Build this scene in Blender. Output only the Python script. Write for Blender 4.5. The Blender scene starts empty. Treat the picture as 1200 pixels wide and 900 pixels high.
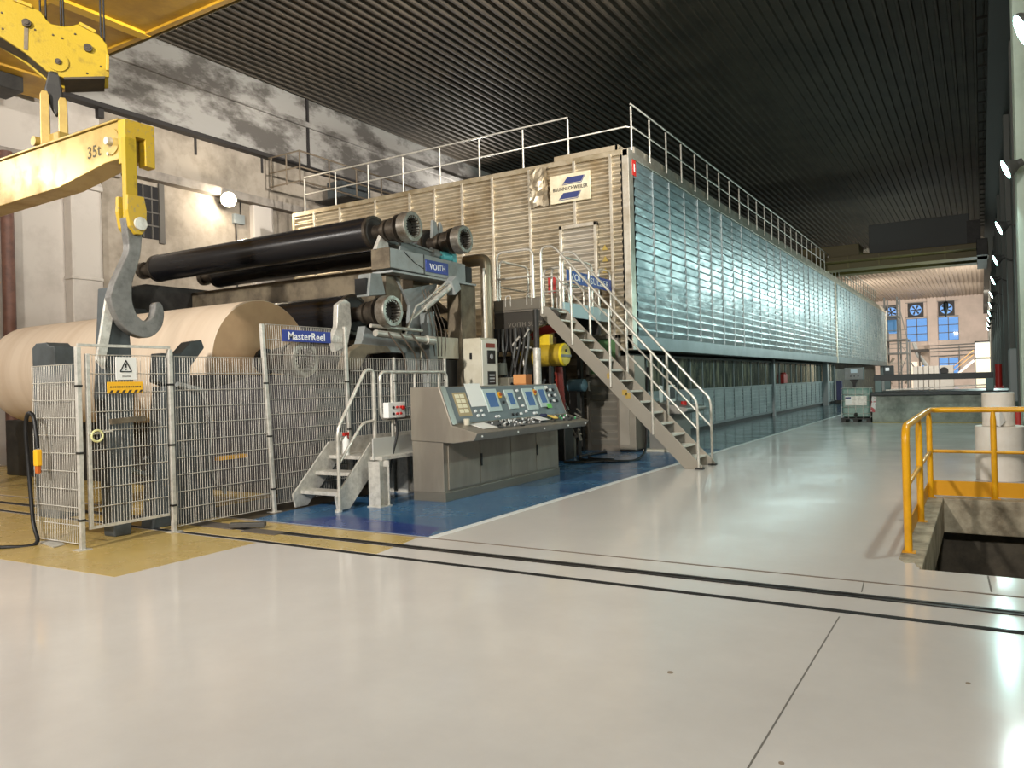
import bpy, math, random
from mathutils import Vector, Matrix
random.seed(7)
C = bpy.context.scene.collection
PI = math.pi
def lin(c):
    return tuple((x/12.92 if x <= .04045 else ((x+.055)/1.055)**2.4) for x in (v/255 for v in c)) + (1,)

# ------------------------------------------------------------------ materials
def M(name, col, rough=.5, metal=0, col2=None, scale=3., detail=4., lo=.4, hi=.65, bump=0, bscale=40, stretch=None, coat=0,
      emit=0, rough2=None, trans=0, bdist=.01):
    m = bpy.data.materials.new(name); m.use_nodes = True
    nt = m.node_tree; b = nt.nodes['Principled BSDF']
    c = lin(col)
    b.inputs['Base Color'].default_value = c
    b.inputs['Roughness'].default_value = rough
    b.inputs['Metallic'].default_value = metal
    if coat: b.inputs['Coat Weight'].default_value = coat; b.inputs['Coat Roughness'].default_value = .08
    if trans: b.inputs['Transmission Weight'].default_value = trans
    if emit:
        b.inputs['Emission Color'].default_value = c; b.inputs['Emission Strength'].default_value = emit
    tc = mp = None
    if col2 is not None or bump or rough2 is not None:
        tc = nt.nodes.new('ShaderNodeTexCoord'); mp = nt.nodes.new('ShaderNodeMapping')
        nt.links.new(tc.outputs['Object'], mp.inputs['Vector'])
        if stretch: mp.inputs['Scale'].default_value = stretch
    if col2 is not None or rough2 is not None:
        n = nt.nodes.new('ShaderNodeTexNoise'); n.inputs['Scale'].default_value = scale; n.inputs['Detail'].default_value = detail
        n.inputs['Roughness'].default_value = .66
        nt.links.new(mp.outputs[0], n.inputs['Vector'])
        mr = nt.nodes.new('ShaderNodeMapRange'); mr.inputs['From Min'].default_value = lo; mr.inputs['From Max'].default_value = hi
        nt.links.new(n.outputs['Fac'], mr.inputs['Value'])
        if col2 is not None:
            mx = nt.nodes.new('ShaderNodeMix'); mx.data_type = 'RGBA'
            mx.inputs['A'].default_value = c; mx.inputs['B'].default_value = lin(col2)
            nt.links.new(mr.outputs[0], mx.inputs['Factor']); nt.links.new(mx.outputs['Result'], b.inputs['Base Color'])
        if rough2 is not None:
            r = nt.nodes.new('ShaderNodeMapRange'); r.inputs['To Min'].default_value = rough; r.inputs['To Max'].default_value = rough2
            nt.links.new(mr.outputs[0], r.inputs['Value']); nt.links.new(r.outputs[0], b.inputs['Roughness'])
    if bump:
        n2 = nt.nodes.new('ShaderNodeTexNoise'); n2.inputs['Scale'].default_value = bscale; n2.inputs['Detail'].default_value = 3
        nt.links.new(mp.outputs[0], n2.inputs['Vector'])
        bp = nt.nodes.new('ShaderNodeBump'); bp.inputs['Strength'].default_value = bump; bp.inputs['Distance'].default_value = bdist
        nt.links.new(n2.outputs['Fac'], bp.inputs['Height']); nt.links.new(bp.outputs[0], b.inputs['Normal'])
    return m

floor_m   = M('floor_epoxy', (226,219,212), .09, 0, (212,204,197), .7, 6, .35, .72, rough2=.24, bump=.1, bscale=2.2, bdist=.006)
greenfloor_m = M('floor_epoxy_green_grey', (150,165,165), .14, 0, (132,150,152), .5, 5, rough2=.28, bump=.1, bscale=2)
blue_m    = M('floor_blue', (52,96,138), .16, 0, (76,118,150), 1.3, 6, .4, .7, rough2=.34, bump=.08, bscale=3)
deepblue_m= M('floor_deep_blue', (32,56,122), .2, 0, (42,70,136), 2, rough2=.3)
teal_m    = M('floor_blue_teal_lit', (62,86,92), .12, 0, (76,98,100), 1, 5, rough2=.22)  # the blue floor paint with the teal lamplight mixed into its colour
yellow_m  = M('floor_yellow', (202,174,104), .22, 0, (176,150,92), 1.4, 6, .42, .75, rough2=.4, bump=.06, bscale=6)
line_m    = M('floor_white_line', (236,236,232), .3)
steelrail_m = M('rail_steel', (70,66,62), .45, .6, (40,38,36), 8)
groove_m  = M('groove_dark', (26,24,22), .8)
joint_m   = M('floor_joint', (120,114,106), .7)
conc_m    = M('concrete', (186,174,150), .85, 0, (122,110,90), 3.5, 8, .38, .66, bump=.35, bscale=18)
conc2_m   = M('concrete_grey', (162,168,158), .8, 0, (112,118,110), 1.8, 8, .38, .66, bump=.3, bscale=12)
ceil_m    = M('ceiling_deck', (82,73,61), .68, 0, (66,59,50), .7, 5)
farceil_m = M('ceiling_deck_lit_tone', (170,160,146), .55, 0)  # same deck as the near ceiling; far lamplight is put into the paler colour
wallcream_m = M('wall_plaster', (190,182,172), .85, 0, (160,150,140), .55, 8, .48, .75, bump=.15, bscale=9)
walltop_m = M('wall_stained_concrete', (166,162,155), .9, 0, (100,95,89), .8, 14, .45, .57, bump=.5, bscale=7, stretch=(1,.6,1.3))
wallpale_m= M('wall_pale_far', (226,214,206), .8, 0, (206,196,188), .3)
wallright_m = M('wall_right_paint', (196,196,184), .75, 0, (160,164,150), .6, 7, .45, .75, bump=.1, bscale=10)
colteal_m = M('column_paint', (186,204,190), .7, 0, (150,168,150), .8, 7, .45, .75)
alu_m     = M('hood_side_aluminium', (168,180,182), .3, .75, (132,148,152), 1.2, 5, rough2=.42, bump=.5, bscale=2.6, bdist=.03, stretch=(1,.8,2.2))
alufront_m= M('hood_front_aluminium', (206,194,170), .36, .72, (158,138,106), .9, 6, .46, .72, rough2=.55, bump=.25, bscale=3, bdist=.02)
alutrim_m = M('aluminium_trim', (206,200,186), .4, .8, (180,170,150), 3)
alulow_m  = M('under_panel_aluminium', (164,174,174), .4, .5, (136,148,150), 1.2, 5, bump=.25, bscale=3, bdist=.02)
steel_m   = M('stainless_steel', (176,172,164), .36, .9, (150,146,138), 4, rough2=.46, stretch=(1,1,.2))
galv_m    = M('galvanised_steel', (212,208,198), .42, .35, (184,180,170), 12, rough2=.55)
tube_m    = M('handrail_steel', (220,215,204), .32, .45, (190,186,174), 8)
console_m = M('console_grey', (156,148,134), .4, .5, (138,130,118), 2, stretch=(1,1,.25), rough2=.46)
panelface_m = M('console_panel_face', (104,108,110), .42, .3)
grey_m    = M('machine_grey_paint', (128,132,130), .45, 0, (104,104,98), 2.5, 6, .45, .75)
beam_m    = M('machine_blue_grey_paint', (146,150,148), .42, 0, (118,116,106), 2, 6, .5, .8)
dirty_m   = M('dirty_tan_steel', (124,112,92), .6, .2, (84,74,60), 2.5, 6)
dark_m    = M('dark_machine_steel', (52,50,46), .55, .3, (34,32,30), 3, 6)
darkgrey_m= M('dark_grey_paint', (74,80,82), .5, 0, (58,62,62), 3)
black_m   = M('black_rubber', (20,20,20), .5)
spool_m   = M('spool_black_rubber', (20,20,23), .24, 0, (33,32,33), 2.5, 2, rough2=.3, stretch=(.12,1,1))
ring_m    = M('spool_end_ring', (92,84,74), .45, .7, (60,54,48), 6)
gear_m    = M('coupling_steel', (172,166,156), .34, .8, (120,110,96), 5, rough2=.45)
gearhole_m= M('coupling_bore', (44,38,32), .6, .4)
paper_m   = M('kraft_paper', (200,182,160), .8, 0, (190,170,147), 1.2, 4, stretch=(3,.2,.2))
paperend_m= M('kraft_paper_end', (178,148,112), .85, 0, (164,134,100), 1.5)
white_paper_m = M('white_wrapped_paper', (244,236,224), .55, 0, (236,226,212), 4)
hook_m    = M('hook_grey_steel', (126,124,120), .5, .35, (92,90,86), 7, 8, .42, .7, bump=.3, bscale=30)
crane_m   = M('crane_yellow', (170,142,16), .45, 0, (124,102,24), 5, 9, .55, .72, bump=.15, bscale=40)
beamy_m   = M('lifting_beam_yellow', (176,150,80), .32, .25, (150,120,60), 2.5, 8, .45, .75, rough2=.5)
endy_m    = M('chipped_yellow', (182,150,36), .45, 0, (150,132,84), 22, 8, .55, .64, bump=.2, bscale=50)
girder_m  = M('girder_yellow', (196,152,40), .5, 0, (170,128,36), 1.5, 5)
craneunder_m = M('dark_underside', (70,60,42), .6, 0, (52,46,36), 5)  # dark brown for the hook block's inner body and bottom plate
railyel_m = M('railing_yellow', (240,176,24), .32, 0, (222,158,22), 6)
railtoe_m = M('toe_board_yellow', (226,160,22), .4)
signblue_m= M('sign_blue', (44,62,146), .45)
signblue2_m= M('sign_blue_bright', (24,72,160), .45)
signnavy_m= M('sign_navy_stripes', (44,54,104), .5)
signcream_m = M('sign_cream', (214,204,176), .5, 0, (196,184,154), 4)
white_m   = M('white_plastic', (232,230,224), .45)
lettering_m = M('white_lettering', (240,240,240), .5)
darklet_m = M('dark_lettering', (60,52,40), .6)
blacklet_m= M('black_marking', (22,22,24), .55)
yelsign_m = M('warning_yellow', (240,180,30), .5)
red_m     = M('red_paint', (176,40,32), .45)
redpipe_m = M('red_pipe_paint', (150,48,36), .5, 0, (110,40,32), 5)
yeltank_m = M('tank_yellow', (176,148,40), .45, 0, (104,86,44), 3, 6, .55, .75)
cab_m     = M('cabinet_beige', (206,200,182), .5, 0, (190,182,160), 2)
orange_m  = M('orange_box', (190,120,66), .6)
tealcover_m = M('teal_tarpaulin', (92,186,190), .4)
screen_m  = M('touch_screen', (64,92,132), .2, emit=.35)
screenframe_m = M('screen_bezel', (176,190,186), .4)
btn_yel_m = M('button_yellow', (232,170,20), .4)
btn_white_m = M('button_white', (220,222,220), .4)
btn_dark_m= M('button_black', (26,26,28), .4)
btn_red_m = M('button_red', (190,36,30), .4)
btn_green_m = M('button_green', (60,150,90), .4)
glassdark_m = M('dark_window_glass', (50,58,52), .08, 0, (150,142,118), 2.2, 4, .46, .68, stretch=(1,1.6,.35))  # pale streaks paint in reflections and the interior behind the panes
glass_m   = M('clear_glass', (235,245,250), .02, trans=1.0)
ibc_m     = M('ibc_translucent_plastic', (136,164,152), .35, 0, (118,146,136), 2)
pipebrown_m = M('brown_pipe', (112,76,62), .6, 0, (86,58,48), 4)
bluepaint_m = M('blue_paint', (54,84,140), .5)
darkgirder_m = M('dark_crane_girder', (96,84,36), .5)
fanblade_m = M('fan_blade_dark', (42,44,50), .5)
farsteel_m = M('far_structure_steel', (130,136,136), .5, .2)
lens_warm_m = M('lamp_lens_warm', (255,236,200), .3, emit=40)
lens_teal_m = M('lamp_lens_teal', (190,255,244), .3, emit=30)
lens_off_m  = M('lamp_housing', (90,92,90), .5, .4)
cabinlit_m = M('cabin_lit_pane', (236,232,204), .4, emit=.5)

# ------------------------------------------------------------------ mesh builder
class MB:
    def __init__(s): s.v = []; s.f = []; s.s = []
    def add(s, vs, fs, smooth=False):
        o = len(s.v); s.v += [tuple(p) for p in vs]
        for f in fs: s.f.append(tuple(i+o for i in f)); s.s.append(smooth)
        return s
    def hexa(s, p):   # 8 corners, bottom ring then top ring
        return s.add(p, [(3,2,1,0),(4,5,6,7),(0,1,5,4),(1,2,6,5),(2,3,7,6),(3,0,4,7)])
    def box(s, x0,x1,y0,y1,z0,z1):
        if x0>x1: x0,x1=x1,x0
        if y0>y1: y0,y1=y1,y0
        if z0>z1: z0,z1=z1,z0
        return s.hexa([(x0,y0,z0),(x1,y0,z0),(x1,y1,z0),(x0,y1,z0),(x0,y0,z1),(x1,y0,z1),(x1,y1,z1),(x0,y1,z1)])
    def obox(s, c, u, v, w):   # centre and three half-axis vectors
        c=Vector(c); u=Vector(u); v=Vector(v); w=Vector(w)
        if u.cross(v).dot(w) < 0: u=-u
        return s.hexa([c-u-v-w,c+u-v-w,c+u+v-w,c-u+v-w,c-u-v+w,c+u-v+w,c+u+v+w,c-u+v+w])
    def bar(s, p0, p1, a, b, up=(0,0,1)):   # rectangular bar: a wide, b along up
        p0=Vector(p0); p1=Vector(p1); d=(p1-p0); t=d.normalized(); up=Vector(up)
        sd=t.cross(up)
        if sd.length<1e-4: sd=t.cross(Vector((1,0,0)))
        sd.normalize(); u2=sd.cross(t)
        return s.obox((p0+p1)/2, d/2, sd*a/2, u2*b/2)
    def tube(s, pts, r, n=8, closed=False, caps=True, smooth=True):
        pts=[Vector(p) for p in pts]; m=len(pts); rings=[]; nrm=None
        rr = r if isinstance(r,(list,tuple)) else [r]*m
        for i,p in enumerate(pts):
            if closed: t=(pts[(i+1)%m]-pts[i-1])
            else: t=pts[min(i+1,m-1)]-pts[max(i-1,0)]
            t.normalize()
            if nrm is None:
                nrm=t.orthogonal().normalized()
            else:
                nrm=(nrm-t*nrm.dot(t))
                if nrm.length<1e-5: nrm=t.orthogonal()
                nrm.normalize()
            b=t.cross(nrm)
            rings.append([p+(nrm*math.cos(2*PI*k/n+PI/n)+b*math.sin(2*PI*k/n+PI/n))*rr[i] for k in range(n)])
        vs=[q for R in rings for q in R]; fs=[]
        for i in range(m if closed else m-1):
            j=(i+1)%m
            for k in range(n):
                l=(k+1)%n; fs.append((i*n+k,i*n+l,j*n+l,j*n+k))
        s.add(vs,fs,smooth and n>4)
        if caps and not closed:
            s.add(rings[0],[tuple(reversed(range(n)))]); s.add(rings[-1],[tuple(range(n))])
        return s
    def prism(s, poly, axis, a, b):
        if a>b: a,b=b,a
        n=len(poly)
        ar=sum(poly[i][0]*poly[(i+1)%n][1]-poly[(i+1)%n][0]*poly[i][1] for i in range(n))
        if (ar<0) != (axis=='Y'): poly=list(reversed(poly))
        f={'X':lambda p,t:(t,p[0],p[1]),'Y':lambda p,t:(p[0],t,p[1]),'Z':lambda p,t:(p[0],p[1],t)}[axis]
        vs=[f(p,a) for p in poly]+[f(p,b) for p in poly]
        fs=[tuple(reversed(range(n))),tuple(range(n,2*n))]+[(i,(i+1)%n,(i+1)%n+n,i+n) for i in range(n)]
        return s.add(vs,fs)
    def plate(s, poly, o, u, v, t):   # polygon in the plane o + a*u + b*v, thickness vector t
        o=Vector(o);u=Vector(u);v=Vector(v);t=Vector(t); n=len(poly)
        ar=sum(poly[i][0]*poly[(i+1)%n][1]-poly[(i+1)%n][0]*poly[i][1] for i in range(n))
        if (ar<0) != (u.cross(v).dot(t)<0): poly=list(reversed(poly))
        vs=[o+u*p[0]+v*p[1] for p in poly]; vs+=[p+t for p in vs]
        fs=[tuple(reversed(range(n))),tuple(range(n,2*n))]+[(i,(i+1)%n,(i+1)%n+n,i+n) for i in range(n)]
        return s.add(vs,fs)
    def lathe(s, prof, o, axis, n=32, caps=True):   # prof: (along axis, radius); each segment keeps its own rings
        o=Vector(o); a=Vector(axis).normalized(); e=a.orthogonal().normalized(); g=a.cross(e)
        ring=lambda t,r:[o+a*t+(e*math.cos(2*PI*k/n)+g*math.sin(2*PI*k/n))*r for k in range(n)]
        for (t0,r0),(t1,r1) in zip(prof,prof[1:]):
            s.add(ring(t0,r0)+ring(t1,r1),[(k,(k+1)%n,(k+1)%n+n,k+n) for k in range(n)],True)
        if caps:
            if prof[0][1]>1e-4: s.add(ring(*prof[0]),[tuple(reversed(range(n)))])
            if prof[-1][1]>1e-4: s.add(ring(*prof[-1]),[tuple(range(n))])
        return s
    def cyl(s,p0,p1,r,n=20):
        p0=Vector(p0);p1=Vector(p1);d=p1-p0
        return s.lathe([(0,r),(d.length,r)],p0,d,n)

def fillet(pts, r, k=5):
    pts=[Vector(p) for p in pts]; out=[pts[0]]
    for i in range(1,len(pts)-1):
        a,b,c=pts[i-1],pts[i],pts[i+1]; u=(a-b); v=(c-b)
        rr=min(r,u.length*.49,v.length*.49); p=b+u.normalized()*rr; q=b+v.normalized()*rr
        for j in range(k+1):
            t=j/k; out.append(p*(1-t)**2+b*2*t*(1-t)+q*t*t)
    out.append(pts[-1]); return out
def smoothpath(pts, k=6):
    P=[Vector(p) for p in pts]; out=[]
    for i in range(len(P)-1):
        p0=P[max(i-1,0)];p1=P[i];p2=P[i+1];p3=P[min(i+2,len(P)-1)]
        for j in range(k):
            t=j/k
            out.append(.5*((2*p1)+(p2-p0)*t+(2*p0-5*p1+4*p2-p3)*t*t+(3*p1-p0-3*p2+p3)*t**3))
    out.append(P[-1]); return out

ORG = {}
def obj(name, mb, mat, parent=None, bevel=0, label=None, kind=None, at=None):
    o0 = ORG[parent.name] if parent is not None else Vector(at or (0,0,0))
    me = bpy.data.meshes.new(name); me.from_pydata([tuple(Vector(p)-o0) for p in mb.v], [], mb.f)
    me.polygons.foreach_set('use_smooth', mb.s); me.update()
    o = bpy.data.objects.new(name, me); C.objects.link(o)
    for m in (mat if isinstance(mat,(list,tuple)) else [mat]): me.materials.append(m)
    if parent is not None: o.parent = parent
    else: o.location = o0
    ORG[o.name] = o0
    if bevel:
        b=o.modifiers.new('bevel','BEVEL'); b.width=bevel; b.segments=2; b.limit_method='ANGLE'; b.angle_limit=.7
    if label: o['label']=label
    if kind: o['kind']=kind
    return o
def thing(name, label, cat, loc, group=None):
    o=bpy.data.objects.new(name,None); o.empty_display_size=.1; C.objects.link(o); o.location=loc
    o['label']=label; o['category']=cat
    if group: o['group']=group
    ORG[o.name]=Vector(loc); return o
def tag(o, label, cat, group=None):
    o['label']=label; o['category']=cat
    if group: o['group']=group
    return o
def struct(name, mb, mat, bevel=0): return obj(name, mb, mat, None, bevel, kind='structure')
def dup(root, loc, label=None, group=None):
    r=root.copy(); C.objects.link(r); r.location=loc
    ORG[r.name]=Vector(loc)
    if label: r['label']=label
    if group: r['group']=group
    for ch in list(root.children):
        c=ch.copy(); C.objects.link(c); c.parent=r
        for g in list(ch.children):
            d=g.copy(); C.objects.link(d); d.parent=c
    return r
def text(name, body, size, o, u, v, mat, parent=None, width=None, bold=.0, depth=.002):
    """Lettering as real mesh: first baseline corner o, u to the right, v up."""
    cu=bpy.data.curves.new(name,'FONT'); cu.body=body; cu.size=size; cu.extrude=depth; cu.offset=bold; cu.resolution_u=4; cu.space_character=1.12
    t=bpy.data.objects.new(name+'_tmp',cu); C.objects.link(t)
    bpy.context.view_layer.update()
    me=bpy.data.meshes.new_from_object(t.evaluated_get(bpy.context.evaluated_depsgraph_get()))
    bpy.data.objects.remove(t)
    xs=[p.co.x for p in me.vertices]; x0=min(xs); w=max(xs)-x0
    k=(width/w) if width else 1
    o=Vector(o); u=Vector(u).normalized(); v=Vector(v).normalized(); n=u.cross(v)
    base=ORG[parent.name] if parent is not None else Vector((0,0,0))
    for p in me.vertices: p.co=o+u*(p.co.x-x0)*k+v*p.co.y+n*(p.co.z+depth)-base
    me.materials.clear(); me.materials.append(mat)
    ob=bpy.data.objects.new(name,me); C.objects.link(ob)
    if parent is not None: ob.parent=parent
    ORG[ob.name]=base
    return ob

# ------------------------------------------------------------------ camera
yaw,pitch,roll = -.5468, .00119, -.02708
fw=Vector((math.sin(yaw)*math.cos(pitch),math.cos(yaw)*math.cos(pitch),math.sin(pitch)))
r0=fw.cross(Vector((0,0,1))).normalized(); u0=r0.cross(fw)
rt=r0*math.cos(roll)+u0*math.sin(roll); up=-r0*math.sin(roll)+u0*math.cos(roll)
cam=bpy.data.cameras.new('camera'); cam.sensor_width=36; cam.lens=905.6/1200*36; cam.clip_end=400; cam.clip_start=.05
co=bpy.data.objects.new('camera',cam); C.objects.link(co)
mw=Matrix.Identity(4)
for i in range(3): mw[i][0]=rt[i]; mw[i][1]=up[i]; mw[i][2]=-fw[i]
mw[0][3],mw[1][3],mw[2][3]=0,0,1.6
co.matrix_world=mw; bpy.context.scene.camera=co
# ------------------------------------------------------------------ the setting
XL,XR,YB,YF,ZC = -20.0,.85,-8.0,118.0,11.8
struct('floor', MB().prism([(XL,YB),(XR,YB),(XR,7.12),(-.48,7.12),(-.48,11.25),(XR,11.25),(XR,YF),(XL,YF)],'Z',-.3,0), floor_m)
def paint(n, poly, m, z=.002):
    return struct('trim_%d'%n, MB().prism(poly,'Z',.0,z), m)
paint(1, [(-7.85,6.57),(-5.09,6.57),(-5.09,17.6),(-9.6,17.6),(-9.6,12.6),(-8.0,12.6),(-7.95,7.2)], blue_m)
paint(2, [(-7.3,6.58),(-5.11,6.58),(-5.3,7.05),(-7.0,7.25)], deepblue_m, .003)
paint(3, [(-9.6,17.6),(-5.09,17.6),(-5.09,70),(-9.6,70)], teal_m)
paint(4, [(-5.09,6.57),(-4.99,6.57),(-4.99,70),(-5.09,70)], line_m, .003)
paint(5, [(XL,3.35),(-8.43,3.91),(-6.58,3.98),(-6.62,5.57),(XL,5.57)], yellow_m)
paint(6, [(XL,5.69),(-5.05,5.69),(-5.1,6.0),(XL,6.0)], yellow_m)
paint(7, [(XL,6.16),(-5.12,6.16),(-5.18,6.49),(XL,6.49)], yellow_m)
paint(8, [(XL,6.57),(-9.2,6.57),(-9.2,9.5),(XL,9.5)], yellow_m)
paint(27, [(-9.2,6.57),(-7.85,6.57),(-7.95,7.2),(-8.0,12.6),(-9.2,12.6)], M('dark_brown_floor',(84,74,58),.45,0,(60,54,44),3))  # dark brown floor colour in the strip behind the fence
# rails sunk into the floor
struct('trim_9', MB().box(XL,XR,5.60,5.665,.0,.004), groove_m)
b=MB()
b.box(XL,XR,6.02,6.05,0,.008); b.box(XL,XR,6.09,6.125,0,.008)
struct('trim_10', b, steelrail_m)
struct('trim_11', MB().box(XL,XR,6.05,6.09,.0,.004), groove_m)
b=MB().box(XL,XR,6.505,6.53,.0,.004); struct('trim_12', b, M('rail_edge_brown',(120,106,92),.7))
b=MB()
b.box(-8.3,-7.5,5.97,6.2,.0,.012); b.box(-7.3,-6.75,5.93,6.12,.0,.012); struct('trim_13', b, M('steel_cover_plate',(108,100,92),.5,.3), .003)
b=MB().bar((-.85,5.5,.001),(-.9,-6,.001),.008,.003); b.bar((-.82,6.5,.001),(-.8,6.2,.001),.008,.003); b.bar((.02,6.6,.001),(.0,7.1,.001),.012,.003)
struct('trim_14', b, joint_m)
b=MB()
for x,y,r in ((-.45,2.9,.022),(-1.5,4.05,.016),(-.1,4.6,.012),(-.75,3.3,.012),(-1.2,2.4,.01)):
    b.lathe([(0,r),(.003,r)],(x,y,0),(0,0,1),12)
struct('trim_15', b, M('floor_pockmark',(150,132,112),.8))
# pit beside the right wall
b=MB()
b.box(-.66,-.46,7.45,11.3,-.42,.012); b.box(-.46,XR,11.2,11.42,-.42,.012)
b.prism([(-.66,7.45),(-.46,7.45),(-.46,7.14),(-.5,7.2),(-.53,7.34),(-.6,7.3),(-.63,7.38)],'Z',-.3,.008)
struct('trim_16', b, conc_m, .012)
b=MB()
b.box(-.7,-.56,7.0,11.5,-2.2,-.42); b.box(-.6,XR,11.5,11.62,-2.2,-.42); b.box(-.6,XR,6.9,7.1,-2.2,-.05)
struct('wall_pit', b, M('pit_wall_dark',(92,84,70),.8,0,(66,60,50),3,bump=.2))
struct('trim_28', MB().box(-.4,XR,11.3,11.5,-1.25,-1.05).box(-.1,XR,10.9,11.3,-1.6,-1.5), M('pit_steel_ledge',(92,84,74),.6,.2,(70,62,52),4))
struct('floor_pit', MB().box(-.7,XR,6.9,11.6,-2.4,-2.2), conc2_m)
# ceiling: trapezoid roof deck running along the hall
def deck(x0,x1,y0,y1,z,p,d,m,name):
    b=MB(); prof=[]; x=x0
    while x<x1-.01:
        prof += [(x,z),(x+p*.62,z),(x+p*.70,z-d),(x+p*.92,z-d)]; x+=p
    prof.append((x1,z))
    vs=[(px,y0,pz) for px,pz in prof]+[(px,y1,pz) for px,pz in prof]; n=len(prof)
    b.add(vs,[(i,i+n,i+n+1,i+1) for i in range(n-1)])
    b.box(x0,x1,y0,y1,z+.02,z+.2)
    return struct(name,b,m)
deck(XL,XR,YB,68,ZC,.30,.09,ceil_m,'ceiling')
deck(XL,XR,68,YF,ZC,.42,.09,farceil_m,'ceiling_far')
# left wall
b=MB().box(XL-.3,XL,YB,YF,0,ZC); struct('wall_left', b, wallcream_m)
struct('trim_30', MB().box(XL,XL+.025,12.0,YF,0,9.24), M('wall_tan_concrete',(164,153,138),.88,0,(132,122,108),.9,10,.42,.62,bump=.3,bscale=8))
b=MB().box(XL,XL+.14,YB,YF,9.35,ZC); b.box(XL,XL+.24,YB,YF,10.72,10.9)
struct('trim_17', b, walltop_m)
b=MB().box(XL,XL+.3,YB,YF,9.24,9.36); b.box(XL+.14,XL+.2,19.33,19.43,9.36,ZC); b.box(XL,XL+.16,11.9,12.05,9.0,9.3)
for y in (8.3,13.1,14.9,17.4): b.box(XL,XL+.06,y,y+.07,8.75,9.24)
struct('trim_18', b, M('dark_wall_rail',(46,42,40),.7))
b=MB()
for y in (4.3,7.8,11.0,):
    b.box(XL,XL+.35,y,y+.75,0,6.95); b.box(XL,XL+.42,y-.06,y+.81,6.95,7.08); b.prism([(XL,7.08),(XL+.42,7.08),(XL+.05,7.55),(XL,7.55)],'Y',y-.06,y+.81)
    b.box(XL,XL+.39,y-.04,y+.79,4.6,4.68)
for y in (16.9,24,31): b.box(XL,XL+.22,y,y+.8,0,7.6)
struct('trim_19', b, wallcream_m, .02)
b=MB().box(XL,XL+.35,12.45,32,7.62,7.86); b.box(XL,XL+.2,-8,12.45,7.5,7.62)
struct('trim_20', b, M('ledge_grey',(150,142,132),.8,0,(120,112,104),2))
# dark barred window in the left wall
w=struct('window_1', MB().box(XL,XL+.05,12.95,13.72,6.0,7.5), M('dark_opening',(30,28,28),.8))
b=MB()
b.box(XL+.05,XL+.12,13.64,13.8,5.9,7.6)
for z in (6.35,6.72,7.1): b.box(XL+.05,XL+.09,12.95,13.65,z,z+.04)
for y in (13.15,13.42): b.box(XL+.05,XL+.08,y,y+.03,6.0,7.5)
obj('window_frame', b, M('window_steel',(86,82,76),.6), w)
# right wall and its columns
struct('wall_right', MB().box(XR,XR+.3,YB,17,-2.4,ZC), wallright_m)
struct('wall_right_rear', MB().box(XR,XR+.3,17,YF,-2.4,ZC), M('wall_right_unlit_tone',(112,112,106),.8,0,(92,92,88),.6))  # darker copy of the wall colour; the dim rear stretch is painted in
struct('trim_21', MB().box(.56,XR,15.3,16.1,0,9.2).box(.56,XR,8.6,9.3,0,9.2), colteal_m, .015)
b=MB(); y=21.2
for i in range(16):
    b.box(.7,XR,y,y+.6,0,9.2); y+=6
struct('trim_29', b, M('column_unlit_tone',(96,98,94),.75), .015)  # column colour darkened where the lamps do not reach
b=MB().box(.42,XR,YB,YF,9.2,9.75).box(.3,.42,YB,YF,9.2,9.28).box(.3,.42,YB,YF,9.68,9.75)
struct('trim_22', b, M('runway_girder_dark',(58,60,58),.6))
b=MB()
for x in (.12,.2,.3,.4): b.box(x,x+.03,YB,60,11.35,11.42)
y=8.
while y<60: b.box(.1,.5,y,y+.06,11.28,11.36); y+=1.3
struct('trim_23', b, M('cable_tray_dark',(60,58,54),.6))
struct('trim_24', MB().tube([(.74,8,10.9),(.74,34,10.9)],.07,10), bluepaint_m)
struct('trim_25', MB().box(.83,XR,11.6,YF,0,1.1), M('dado_dark_green',(64,84,78),.6))
# back wall behind the photographer
struct('wall_back', MB().box(XL-.3,XR+.3,YB-.3,YB,0,ZC), wallcream_m)
# far end wall with its windows and fan openings
wins=[(-8.67,-6.18,5.95,9.11),(-4.9,-2.5,5.98,9.08),(-4.93,-2.62,1.25,3.71),(-6.95,-5.99,1.3,3.68),(-11.0,-9.7,7.2,8.8)]
fans=[(-7.51,10.25),(-3.88,10.2),(-10.5,10.1)]
holes=wins+[(x-.85,x+.85,z-.85,z+.85) for x,z in fans]
xs=sorted({XL-.3,XR+.3}|{h[0] for h in holes}|{h[1] for h in holes}); zs=sorted({0,ZC}|{h[2] for h in holes}|{h[3] for h in holes})
b=MB()
for i in range(len(xs)-1):
    for j in range(len(zs)-1):
        cx,cz=(xs[i]+xs[i+1])/2,(zs[j]+zs[j+1])/2
        if not any(h[0]<cx<h[1] and h[2]<cz<h[3] for h in holes): b.box(xs[i],xs[i+1],YF,YF+.3,zs[j],zs[j+1])
struct('wall_far', b, wallpale_m)
b=MB().box(-6.1,-4.95,YF-.4,YF,0,ZC).box(-9.7,-8.75,YF-.4,YF,0,ZC)
struct('trim_26', b, wallpale_m)
for k,(x0,x1,z0,z1) in enumerate(wins):
    w=struct('window_%d'%(k+2), MB().box(x0,x1,YF+.16,YF+.18,z0,z1), glass_m)
    b=MB(); nx,nz=(2,3) if x1-x0>2 else (1,2)
    for i in range(nx+1):
        x=x0+(x1-x0)*i/nx; b.box(x-.05,x+.05,YF+.1,YF+.2,z0,z1)
    for j in range(nz+1):
        z=z0+(z1-z0)*j/nz; b.box(x0,x1,YF+.1,YF+.2,z-.05,z+.05)
    obj('window_frame', b, M('window_frame_grey',(110,112,116),.6), w)
nm=['first big round exhaust fan from the right, above the tall window on the far wall','round exhaust fan beside the pilaster, above the second tall window of the far wall','round exhaust fan on the far wall half hidden behind the scaffold tower']
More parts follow.
